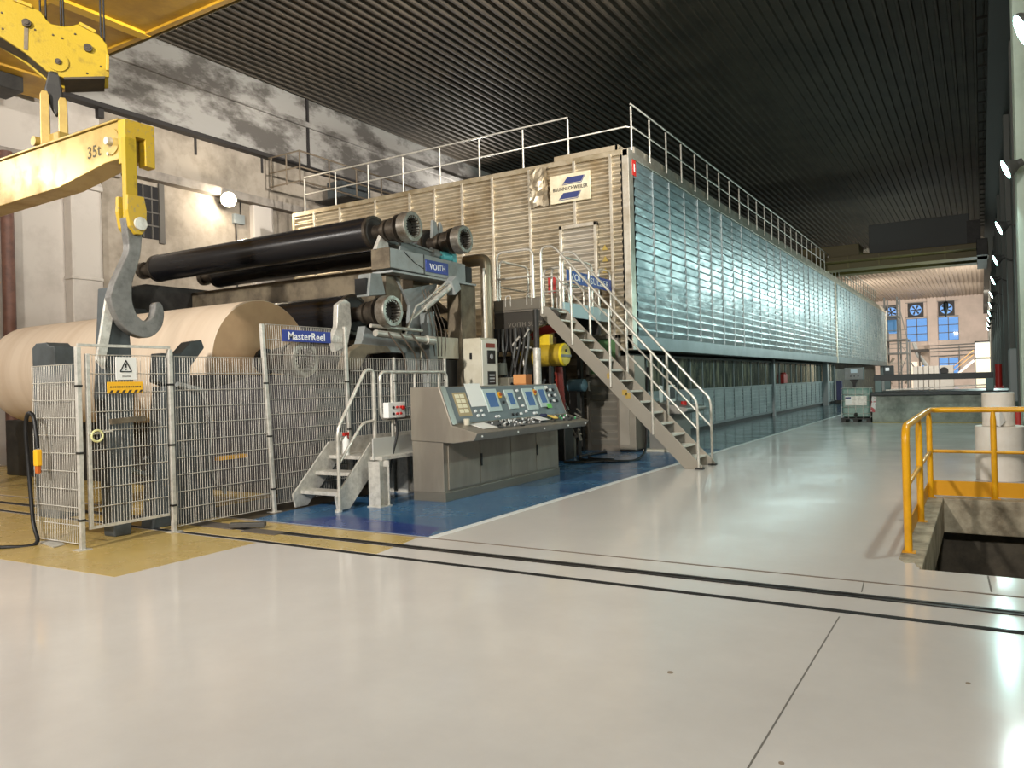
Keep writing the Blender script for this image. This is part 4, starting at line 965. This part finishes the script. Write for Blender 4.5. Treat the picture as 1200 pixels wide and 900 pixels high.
# ------------------------------------------------------------------ big stairs and platform
SY0,SY1=13.52,14.28
t=thing('metal_stairs','long open steel stairs with tube handrails down from the machine platform','stairs',(-5.9,13.9,0))
for y in (SY0,SY1):
    obj('stringer', MB().prism([(-4.3,0.0),(-4.3,.06),(-7.33,3.13),(-7.52,3.16),(-7.52,2.98),(-4.62,0.0)],'Y',y-.012,y+.012), M('stringer_steel',(150,143,130),.45,.4), t, .004)
N=15
for i in range(N):
    z=.2+i*(2.94/(N-1))*.98; x=-4.47-(z-.1)*(3.0/3.04)
    obj('tread', MB().box(x-.13,x+.11,SY0+.012,SY1-.012,z-.035,z), M('tread_pale',(228,222,210),.5,.2) if i==0 else bpy.data.materials['tread_pale'], t, .004)
for k,y in enumerate((SY0-.03,SY1+.03)):
    top=[(-7.46,y,3.0),(-7.46,y,4.33),(-7.18,y,4.33),(-4.62,y,1.5),(-4.36,y,1.24),(-4.36,y,.02)]
    obj('handrail', MB().tube(fillet(top,.14),.025,10), tube_m, t)
    obj('mid_rail', MB().tube([(-7.46,y,3.72),(-7.15,y,3.72),(-4.36,y,.72)],.02,8), tube_m, t)
    for x in (-6.81,-6.02,-5.2):
        z=1.24+(-4.36-x)*(4.33-1.24)/(7.18-4.36)*.985
        obj('post', MB().tube([(x,y,z-1.53),(x,y,z-.02)],.024,8), tube_m, t)
obj('foot', MB().box(-4.42,-4.28,SY0-.06,SY0+.06,0,.03).box(-4.42,-4.28,SY1-.06,SY1+.06,0,.03), dark_m, t)
b=MB()
for x,z in ((-6.05,1.72),(-5.75,1.4),(-5.68,1.34)): b.plate([(x-.05,z-.05),(x+.05,z-.05),(x+.05,z+.05),(x-.05,z+.05)],(0,SY0-.013,0),(1,0,0),(0,0,1),(0,-.003,0))
obj('sticker', b, M('sticker_gold',(170,140,60),.5), t)
t=thing('machine_platform','raised steel platform at the head of the long stairs','platform',(-8.0,14.8,2.4))
obj('deck', MB().box(-8.6,-7.42,13.5,16.7,3.08,3.15), M('platform_dark',(116,110,100),.5,.4), t, .006)
obj('front_beam', MB().prism([(-8.62,3.08),(-7.2,3.08),(-7.1,2.98),(-7.15,2.85),(-7.5,2.78),(-8.05,2.5),(-8.62,2.45)],'Y',13.52,13.6), M('front_beam_brown',(62,58,52),.5,.3), t, .006)
text('embossed_lettering','VOITH SULZER',.13,(-8.28,13.52,2.78),(1,0,0),(0,0,1),M('embossed_grey',(112,106,96),.5),t,width=.95)
obj('kick_plate', MB().box(-8.6,-7.5,13.48,13.5,3.12,3.34), M('kick_plate_grey',(118,112,100),.45,.4), t, .003)
obj('kick_plate', MB().box(-7.42,-7.4,14.3,16.6,3.0,3.3), M('kick_plate_pale_blue',(176,192,194),.45,.2), t, .003)
b=MB()
for x in (-8.25,-7.75): b.tube(fillet([(x-.06,13.49,3.2),(x-.06,13.49,3.42),(x+.06,13.49,3.42),(x+.06,13.49,3.2)],.05),.012,8)
obj('lifting_eye', b, galv_m, t)
for y in (16.1,): obj('beam', MB().box(-8.6,-7.45,y,y+.15,2.7,3.08), dark_m, t)
obj('leg', MB().box(-8.6,-8.45,16.2,16.35,0,3.08), dark_m, t)
obj('leg', MB().box(-8.15,-8.05,16.35,16.47,0,3.08), dark_m, t)
def loop(x0,y0,x1,y1,z0,z1):
    return fillet([(x0,y0,z0),(x0,y0,z1),(x1,y1,z1),(x1,y1,z0)],.16)
obj('guard_loop', MB().tube(loop(-8.52,13.52,-7.66,13.52,3.15,4.33),.025,10), tube_m, t)
obj('guard_loop', MB().tube([(-8.52,13.52,3.78),(-7.66,13.52,3.78)],.02,8), tube_m, t)
obj('guard_loop', MB().tube(loop(-8.58,14.9,-8.58,13.7,3.15,4.2),.025,10), tube_m, t)
obj('guard_loop', MB().tube(loop(-8.25,15.4,-7.95,15.2,3.15,4.2),.025,10), tube_m, t)
obj('guard_loop', MB().tube(loop(-7.42,14.35,-7.42,15.75,3.15,4.25),.025,10), tube_m, t)
obj('guard_loop', MB().tube([(-7.42,14.35,3.68),(-7.42,15.75,3.68)],.02,8), tube_m, t)
obj('guard_loop', MB().tube(loop(-8.1,14.75,-7.5,14.75,3.15,4.1),.025,10).tube([(-8.1,14.75,3.6),(-7.5,14.75,3.6)],.02,8), tube_m, t)
obj('guard_loop', MB().tube([(-8.58,14.9,3.65),(-8.58,13.7,3.65)],.02,8), tube_m, t)
obj('guard_loop', MB().tube(loop(-7.42,16.1,-7.42,16.75,3.15,4.2),.025,10), tube_m, t)
obj('guard_loop', MB().tube(loop(-8.6,16.3,-7.9,16.3,3.15,4.1),.022,10).tube([(-8.6,16.3,3.65),(-7.9,16.3,3.65)],.018,8), tube_m, t)
t=thing('maker_board','long blue sign with white lettering on the platform railing','sign',(-7.38,15.6,3.75))
obj('board', MB().box(-7.39,-7.37,14.45,16.7,3.72,3.99), signblue2_m, t, .003)
text('lettering','VOITH SULZER',.2,(-7.37,14.6,3.79),(0,1,0),(0,0,1),lettering_m,t,width=1.95,bold=.002)
t=thing('fire_extinguisher_sign','red and white fire extinguisher notice behind the platform railing','sign',(-8.45,15.95,3.7))
obj('board', MB().box(-8.62,-8.42,15.9,15.92,3.72,4.12), red_m, t, .003)
obj('symbol', MB().box(-8.55,-8.49,15.89,15.9,3.78,4.05), white_m, t)
obj('post', MB().box(-8.54,-8.5,15.92,15.95,3.15,3.75), dark_m, t)
t=thing('red_hoist','red painted hoist arm under the platform beside the yellow cylinder','hoist',(-7.9,14.6,2.6))
obj('arm', MB().prism([(-8.5,2.6),(-8.3,2.75),(-7.9,2.84),(-7.4,2.86),(-7.4,2.74),(-7.9,2.66),(-8.45,2.5)],'Y',14.4,14.55), M('hoist_red',(190,66,66),.5), t, .01)
obj('bracket', MB().box(-7.9,-7.8,14.42,14.53,2.8,3.08), dark_m, t)
# ------------------------------------------------------------------ pit guard rail and wrapped rolls
t=thing('pit_railing','bright yellow tube railing with toe boards round the floor pit','railing',(-.2,9.5,0))
h=1.13; pz=.012
obj('top_rail', MB().tube(fillet([(-.6,7.72,pz),(-.6,7.72,h),(-.6,11.34,h),(XR-.02,11.34,h)],.16),.034,12), railyel_m, t)
obj('mid_rail', MB().tube(fillet([(-.6,7.72,.6),(-.6,11.34,.6),(XR-.02,11.34,.6)],.05),.022,10), railyel_m, t)
for p in ((-.6,9.38),(-.6,11.25),(.1,11.34),(.75,11.34)):
    obj('post', MB().tube([(p[0],p[1],pz),(p[0],p[1],h-.14),(p[0],p[1],h)],[.034,.034,.02],12), railyel_m, t)
obj('toe_board', MB().box(-.635,-.625,7.8,11.3,.03,.2).box(-.6,XR-.02,11.36,11.37,.03,.22), railtoe_m, t)
for p in ((-.6,7.72),(-.6,9.38),(-.6,11.25),(.1,11.34)): obj('foot_plate', MB().box(p[0]-.05,p[0]+.06,p[1]-.05,p[1]+.05,.004,.02), railtoe_m, t)
RX,RYY=.2,13.55
t=thing('wrapped_roll','large white wrapped paper roll standing on end behind the yellow railing','paper roll',(RX,RYY,0))
obj('paper', MB().lathe([(0,.31),(.01,.32),(.79,.32),(.80,.31)],(RX,RYY,0),(0,0,1),48), white_paper_m, t)
t=thing('wrapped_roll','narrower white paper roll stacked on top of the large standing roll','paper roll',(RX-.01,RYY,.8))
obj('paper', MB().lathe([(0,.205),(.008,.21),(.48,.21),(.49,.2)],(RX-.01,RYY,.802),(0,0,1),40), white_paper_m, t)
obj('torn_flap', MB().add([(.1,RYY-.2,1.12),(.2,RYY-.215,1.1),(.27,RYY-.24,.88),(.2,RYY-.33,.8),(.08,RYY-.26,.86)],[(0,1,2,3,4)]).add([(.1,RYY-.202,1.12),(.2,RYY-.217,1.1),(.27,RYY-.242,.88),(.2,RYY-.332,.8),(.08,RYY-.262,.86)],[(4,3,2,1,0)]), white_m, t)

# ------------------------------------------------------------------ lamps
def spot(loc, target, power, col, size=.35, spread=PI):
    l=bpy.data.lights.new('flood_or_fill_light','AREA'); l.shape='DISK'; l.size=size; l.energy=power; l.color=col; l.spread=spread
    o=bpy.data.objects.new('flood_or_fill_light',l); C.objects.link(o); o.location=loc
    o.rotation_euler=(Vector(target)-Vector(loc)).to_track_quat('-Z','Y').to_euler(); o['kind']='structure'
    return o
TEAL=(.66,1.0,.95); WARM=(1.0,.95,.88); WHITE=(1.0,.965,.92)
ords=['first','second','third','fourth','fifth','sixth','seventh','eighth','ninth','tenth','eleventh','twelfth']
proto=None
for i in range(11):
    y=9.0+6*i
    lab='teal white floodlight on the right wall, the %s from the near end of the row'%ords[i]
    p=Vector((.42,y,4.9)); dirn=Vector((-1,-.12,-.42)).normalized()
    if proto is None:
        t=thing('wall_floodlight',lab,'lamp',tuple(p),'floodlights along the right wall'); proto=t
        obj('reflector', MB().lathe([(0,.17),(.02,.17),(-.02,.165),(-.16,.07),(-.24,.06)],p,dirn,20), lens_off_m, t)
        obj('lens', MB().lathe([(.02,.0),(.02,.155)],p,dirn,20,False), lens_teal_m, t)
        obj('bracket', MB().bar(p-dirn*.2,(XR,y,4.85),.03,.03), dark_m, t)
    else: t=dup(proto,tuple(p),lab)
    spot(p+dirn*.05,p+dirn,(90 if i<2 else 95 if i<6 else 260),(.84,1,.97) if i<2 else TEAL if i<6 else (.8,1,.96))
# warm lamp on the left wall
p=Vector((-19.55,15.75,7.5))
t=thing('wall_lamp','glowing warm round lamp on the left wall above the black spools','lamp',tuple(p))
dv=Vector((.75,-.5,-.35)).normalized()
obj('shade', MB().lathe([(0,.24),(.02,.24),(-.1,.2),(-.25,.08)],p,dv,24), lens_off_m, t)
obj('lens', MB().lathe([(.02,0),(.02,.22)],p,dv,24,False), lens_warm_m, t)
obj('bracket', MB().bar(p-dv*.2,(XL,15.75,7.45),.04,.04), dark_m, t)
l=bpy.data.lights.new('bulb','POINT'); l.energy=150; l.color=(1,.88,.7); l.shadow_soft_size=.16
o=bpy.data.objects.new('bulb',l); C.objects.link(o); o.location=p+dv*.2; o['kind']='structure'
# hall lamps behind the photographer, then unseen fill added for the left wall
spot((.4,-3.5,7.0),(-6,8,0),600,(1,.975,.955),.5)
spot((.42,3.0,4.9),(-1,2.8,4.3),35,TEAL)
spot((-5,-7.2,8.2),(-11,17,5.5),950,WARM,.5,1.5)
spot((-19.3,0,6.9),(-11,8,3.6),270,WARM,.35)
spot((.4,13,8.2),(-20,17,10.8),520,WARM,.4,1.2)  # added fill without a fixture, aimed at the upper left wall
spot((.4,6,7.8),(-20,13,9.6),170,WARM,.4,.9)  # second added fill for the left wall, out of view
spot((-18.6,29,8.6),(-20,19,11),420,WHITE,.4)  # added fill hidden by the hood, brightens the left wall top
# far end lamps; the first is unseen fill added for the totes
for x,y,z,tx,ty,tz,e in ((-4,70,9,-4,86,1,1000),(.3,84,7,-6,104,9,1200),(-12,90,6,-7,110,10,1500),(.3,100,6,-6,110,3,1100)):
    spot((x,y,z),(tx,ty,tz),e,(1,.88,.76),.5)

# ------------------------------------------------------------------ far part of the hall
t=thing('concrete_block_platform','grey concrete plinth with a dark steel frame table on top at the back','platform',(-1.7,29.6,0))
obj('plinth', MB().box(-3.22,XR-.03,28.72,32,0,.9), conc2_m, t, .02)
obj('deck', MB().box(-3.24,XR-.03,28.6,32.2,.9,1.02), M('deck_dark_steel',(34,40,40),.4,.4), t, .01)
for y0 in (28.75,31.8): obj('frame', MB().box(-3.15,.3,y0,y0+.22,1.4,1.6), M('frame_dark',(30,34,34),.4,.4), t, .01)
for x in (-3.12,.1): 
    for y in (28.75,31.8): obj('frame_post', MB().box(x,x+.2,y,y+.2,1.02,1.42), M('frame_post_teal',(84,110,108),.4), t, .008)
obj('frame_bar', MB().bar((-2.8,28.9,1.08),(.1,29.0,1.2),.04,.04), galv_m, t)
obj('floor_strip', MB().box(-3.2,XR-.03,28.5,28.72,.0,.02), M('floor_strip_yellow',(150,132,50),.5), t)
obj('hazard_stripe', MB().bar((-3.2,28.68,.35),(-3.14,28.68,.88),.01,.14,(1,0,0)), M('hazard_red_white',(170,70,70),.5,0,(220,215,210),9,2,.45,.5), t)
t=thing('liquid_tote','greenish plastic liquid tote in a wire cage on a pallet at the back','container',(-3.73,29.2,0))
obj('pallet', MB().box(-4.2,-3.26,28.7,29.7,.1,.15).box(-4.2,-4.05,28.7,29.7,0,.1).box(-3.4,-3.26,28.7,29.7,0,.1).box(-3.82,-3.66,28.7,29.7,0,.1), dark_m, t, .006)
obj('tank', MB().box(-4.16,-3.3,28.76,29.66,.17,1.16), ibc_m, t, .06)
b=MB()
for x in (-4.18,-3.96,-3.73,-3.5,-3.28): b.tube([(x,28.72,.15),(x,28.72,1.17)],.011,6)
for z in (.3,.52,.74,.96,1.17): b.tube([(-4.18,28.72,z),(-3.28,28.72,z),(-3.28,29.7,z),(-4.18,29.7,z)],.011,6,closed=True)
obj('cage', b, galv_m, t)
s=obj('label_plate', MB().box(-4.06,-3.38,28.7,28.71,.58,.9), galv_m, t)
obj('paper_label', MB().box(-4.05,-3.85,28.69,28.7,.6,.9), white_m, s)
obj('label_stripe', MB().box(-4.05,-3.87,28.685,28.69,.82,.87), signnavy_m, s)
obj('valve', MB().cyl((-3.73,28.76,.28),(-3.73,28.66,.24),.06,14), dark_m, t)
t=thing('pedestal_panel','grey operator panel on a pedestal behind the liquid tote','control panel',(-4.05,31,0))
obj('case', MB().box(-4.38,-3.72,30.9,31.2,1.45,1.9), grey_m, t, .02)
obj('screen', MB().box(-4.15,-3.92,30.89,30.9,1.7,1.83), M('screen_pale',(150,170,176),.3,emit=.3), t)
obj('button', MB().cyl((-4.15,30.89,1.58),(-4.15,30.9,1.58),.025,10).cyl((-4.03,30.89,1.58),(-4.03,30.9,1.58),.025,10).cyl((-3.9,30.89,1.58),(-3.9,30.9,1.58),.025,10), btn_dark_m, t)
obj('pedestal', MB().prism([(-4.2,1.45),(-3.9,1.45),(-4.0,1.3),(-4.0,0),(-4.1,0),(-4.1,1.3)],'Y',30.95,31.15), dark_m, t)
t=thing('pedestal_panel','smaller dark operator panel with a lit white label at the hood end','control panel',(-3.05,33,0))
obj('case', MB().box(-3.25,-2.9,32.9,33.1,1.55,1.95), darkgrey_m, t, .02)
obj('label', MB().box(-3.18,-3.05,32.89,32.9,1.75,1.87), M('label_lit',(230,235,235),.4,emit=.5), t)
obj('pedestal', MB().box(-3.12,-3.02,32.95,33.05,0,1.55), dark_m, t)
# far travelling crane
t=thing('overhead_crane','dark yellow overhead crane bridge far down the hall with an electrics box','crane',(-5,45.5,7.4))
obj('girder', MB().box(-14,.4,44.6,45.6,7.35,8.0), darkgirder_m, t, .02)
obj('girder', MB().box(-14,.4,48.5,49.5,7.5,8.6), darkgirder_m, t, .02)
obj('lower_flange', MB().box(-14,.4,44.5,45.7,7.3,7.36), darkgirder_m, t)
obj('end_carriage', MB().box(-.1,.38,44,50,7.3,8.1), dark_m, t, .02)
obj('walkway', MB().box(-10,-.1,43.7,44.5,7.62,7.67), darkgirder_m, t)
obj('electrics_box', MB().box(-5.0,-.4,45.2,47.6,8.02,9.6), M('electrics_grey',(70,72,70),.6), t, .02)
b=MB()
for x in (-9,-7.5,-6,-4.5,-3,-1.5): b.box(x,x+.08,44.5,44.6,7.36,7.95)
obj('stiffener', b, M('stiffener_yellow',(110,98,44),.5), t)
obj('machinery', MB().box(-8.5,-5.5,45.3,47,8.0,8.7), darkgirder_m, t, .02)
for x0 in (-.5,-14): obj('suspension', MB().box(x0,x0+.6,45,45.4,8,9.2), dark_m, t)
# scaffold tower and plant beyond the hood
t=thing('scaffold_tower','tall grey steel access tower with platforms beyond the hood end','tower',(-7.3,88,0))
for x in (-8.3,-7.15,-6.35):
    for y in (86.5,89.5): obj('post', MB().box(x-.08,x+.08,y-.08,y+.08,0,9.4 if x<-7 else 5.2), farsteel_m, t)
for z,x1 in ((3.65,-6.3),(5.0,-6.3),(7.4,-7.1)):
    obj('deck', MB().box(-8.5,x1,86.3,89.7,z,z+.15), farsteel_m, t)
    obj('rail', MB().box(-8.5,x1,86.3,86.36,z+1.0,z+1.06).box(-8.5,x1,86.3,86.36,z+.55,z+.6), farsteel_m, t)
b=MB().bar((-7.15,86.4,1.4),(-6.3,86.4,3.6),.06,.06).bar((-7.1,86.2,9.2),(-6.3,86.2,5.1),.08,.08).bar((-7.15,86.4,4.9),(-6.35,86.4,3.7),.05,.05)
for k in range(24): b.box(-7.1,-6.85,86.35,86.38,.3+k*.35,.34+k*.35)
b.box(-7.12,-7.08,86.35,86.4,0,9).box(-6.87,-6.83,86.35,86.4,0,9)
obj('ladder', b, farsteel_m, t)
b=MB()
for k in range(14):
    x=-8.3+random.random()*1.9; z=.3+random.random()*3; b.cyl((x,87.5,z),(x+random.uniform(-.3,.5),87.5,z+random.uniform(-.6,.8)),random.uniform(.05,.16),8)
for z in (.9,1.8,2.7): b.box(-8.5,-6.2,87,87.1,z,z+.08)
obj('pipework', b, galv_m, t)
obj('blue_louvre', MB().box(-8.3,-7.3,89.4,89.5,6.0,7.3), M('louvre_blue',(90,150,210),.5), t)
obj('stair_flight', MB().bar((-6.2,86.8,3.0),(-5.3,86.8,1.4),.5,.1), farsteel_m, t)
t=thing('process_tank','white round process tank with pipes before the far windows','tank',(-6.2,100,0))
obj('tank', MB().cyl((-6.5,100,0),(-6.5,100,3.0),.55), white_paper_m, t)
obj('pipe', MB().tube(fillet([(-6.6,99.5,5.2),(-6.3,99.5,3.9),(-5.3,99.5,2.4),(-5.3,99.5,0)],.3),.22,12), farsteel_m, t)
obj('platform', MB().box(-6.9,-5.1,99,100.5,4.1,4.4).box(-6.1,-5.95,99,99.2,0,4.1), dark_m, t)
obj('panel', MB().box(-6.3,-5.1,101.5,101.6,2.6,4.9), M('panel_grey_brown',(130,120,110),.6), t)
for k in range(5):
    t=tag(obj('white_tote', MB().box(-5.45+k*.43,-5.06+k*.43,80,81,0,2.3), white_m, bevel=.05, at=(-5.2+k*.43,80.5,0)),'white plastic tote stacked in the row beyond the dark frame table','container','white totes at the far end')
t=thing('air_cooler','white air cooler unit with a round dark fan near the far end','cooler',(-2.8,80.5,0))
obj('case', MB().box(-3.28,-2.2,80.2,81,0,2.32), white_m, t, .03)
obj('fan', MB().cyl((-2.95,80.1,1.8),(-2.95,80.22,1.8),.35,20), btn_dark_m, t)
t=thing('lit_cabin','two storey glazed cabin with lit windows at the far right end','cabin',(.1,91,0))
obj('frame', MB().box(-.6,-.52,90,90.1,0,4.7).box(.7,.8,90,90.1,0,4.7).box(-.6,.8,90,90.1,4.5,4.7).box(-.6,.8,90,90.1,2.9,3.1).box(-.6,.8,90,92,4.6,4.7), farsteel_m, t)
obj('pane', MB().box(-.52,.7,90.03,90.06,3.1,4.5), cabinlit_m, t)
obj('pane', MB().box(-.52,.7,90.03,90.06,.2,2.9), cabinlit_m, t)
obj('side_wall', MB().box(-.6,-.55,90.1,92,0,4.6), cabinlit_m, t)
t=thing('far_stairs','pale sloping stairs with thin rails against the far wall','stairs',(-1.7,105,0))
obj('flight', MB().bar((-3.4,105,.6),(-.8,105,3.0),.8,.25), wallpale_m, t)
obj('rail', MB().tube([(-3.4,104.6,1.9),(-.8,104.6,4.2)],.04,6).tube([(-3.4,104.6,1.4),(-.8,104.6,3.7)],.04,6), M('far_rail_tan',(190,150,90),.5), t)
t=thing('wall_pipes','thin grey pipes running across the far wall below the windows','pipes',(-4,117.8,4))
for z in (4.9,5.3,4.5,3.9): obj('pipe', MB().tube([(-6.2,YF-.6,z),(.6,YF-.6,z+.1)],.06,6), farsteel_m, t)
obj('vertical_pipe', MB().tube([(-2.5,YF-.6,1),(-2.5,YF-.6,5.2)],.06,6), farsteel_m, t)
t=thing('hoist_hook','small black crane hook hanging before the far tall window','hook',(-2.0,60,5.4))
obj('wire', MB().tube([(-2.0,60,6.4),(-2.0,60,ZC-.1)],.012,6), black_m, t)
obj('hook_body', MB().lathe([(0,.05),(.25,.08),(.6,.16),(.95,.16),(1.05,.06)],(-2.0,60,5.4),(0,0,1),14), black_m, t)
t=thing('red_riser','red fire main pipe standing against the right wall at the back','pipe',(.62,40,0))
obj('pipe', MB().cyl((.55,36,0),(.55,36,1.9),.12,16), red_m, t)
obj('valve', MB().cyl((.4,36,.9),(.7,36,.9),.16,14), red_m, t)
t=thing('fire_extinguisher','red fire extinguisher on the right wall column behind the wrapped rolls','fire extinguisher',(.55,17,.2))
obj('bottle', MB().lathe([(0,.08),(.05,.09),(.5,.09),(.58,.03)],(.55,16.9,.35),(0,0,1),16), red_m, t)
obj('hose', MB().tube(smoothpath([(.55,16.9,.93),(.47,16.9,.9),(.45,16.9,.6)]),.015,6), black_m, t)
obj('bracket', MB().box(.5,.85,16.98,17.02,.3,.75), dark_m, t)
t=thing('wall_cabinet','grey electrical cabinet mounted along the right wall at the back','cabinet',(.7,22,.8))
obj('case', MB().box(.62,XR,24.3,25.1,.8,2.2), farsteel_m, t, .02)
obj('door', MB().box(.61,.62,24.35,25.05,.85,2.15), grey_m, t)

# ------------------------------------------------------------------ left gallery on the wall behind the hood
t=thing('wall_gallery','dark steel gallery landing with railings on the left wall','gallery',(-19.4,20,8.2))
obj('deck', MB().box(XL+.2,-18.3,19.6,24,8.15,8.2), dark_m, t)
b=MB()
for z in (8.25,8.7,9.2): b.tube([(XL+.3,17.5,z),(-18.3,17.5,z),(-18.3,24,z)],.03,6)
for y in (17.5,18.8,20.1,21.4,22.7,24): b.tube([(-18.3,y,8.2),(-18.3,y,9.2)],.03,6)
for x in (-19.6,-18.9): b.tube([(x,17.5,8.2),(x,17.5,9.2)],.03,6)
obj('railing', b, M('gallery_rail',(112,100,84),.5,.4), t)
obj('bracket', MB().bar((XL,23,7.6),(-18.4,23,8.15),.06,.06), dark_m, t)
obj('box', MB().box(-19.6,-18.9,20,21.5,8.25,8.9), darkgrey_m, t, .02)
tag(obj('drain_pipe', MB().cyl((-19.8,9.55,0),(-19.8,9.55,7.5),.14,16), pipebrown_m, at=(-19.8,9.55,0)),'brown upright drain pipe on the left wall behind the paper roll','pipe')
t=thing('switch_box','small grey electric box with a conduit under the left wall lamp','box',(XL+.1,16.4,6.4))
obj('case', MB().box(XL,XL+.15,16.2,16.6,6.9,7.2), farsteel_m, t, .01)
obj('conduit', MB().tube([(XL+.08,16.3,3),(XL+.08,16.3,6.9)],.025,6).tube([(XL+.08,16.5,7.2),(XL+.08,16.5,7.62)],.02,6), dark_m, t)

# ------------------------------------------------------------------ world and view
w=bpy.data.worlds.new('world'); bpy.context.scene.world=w; w.use_nodes=True
bg=w.node_tree.nodes['Background']; bg.inputs['Color'].default_value=(.24,.47,.9,1); bg.inputs['Strength'].default_value=1.1
sc_=bpy.context.scene
sc_.view_settings.view_transform='Standard'; sc_.view_settings.look='None'; sc_.view_settings.gamma=1; sc_.view_settings.use_curve_mapping=False
sc_.view_settings.exposure=0.0
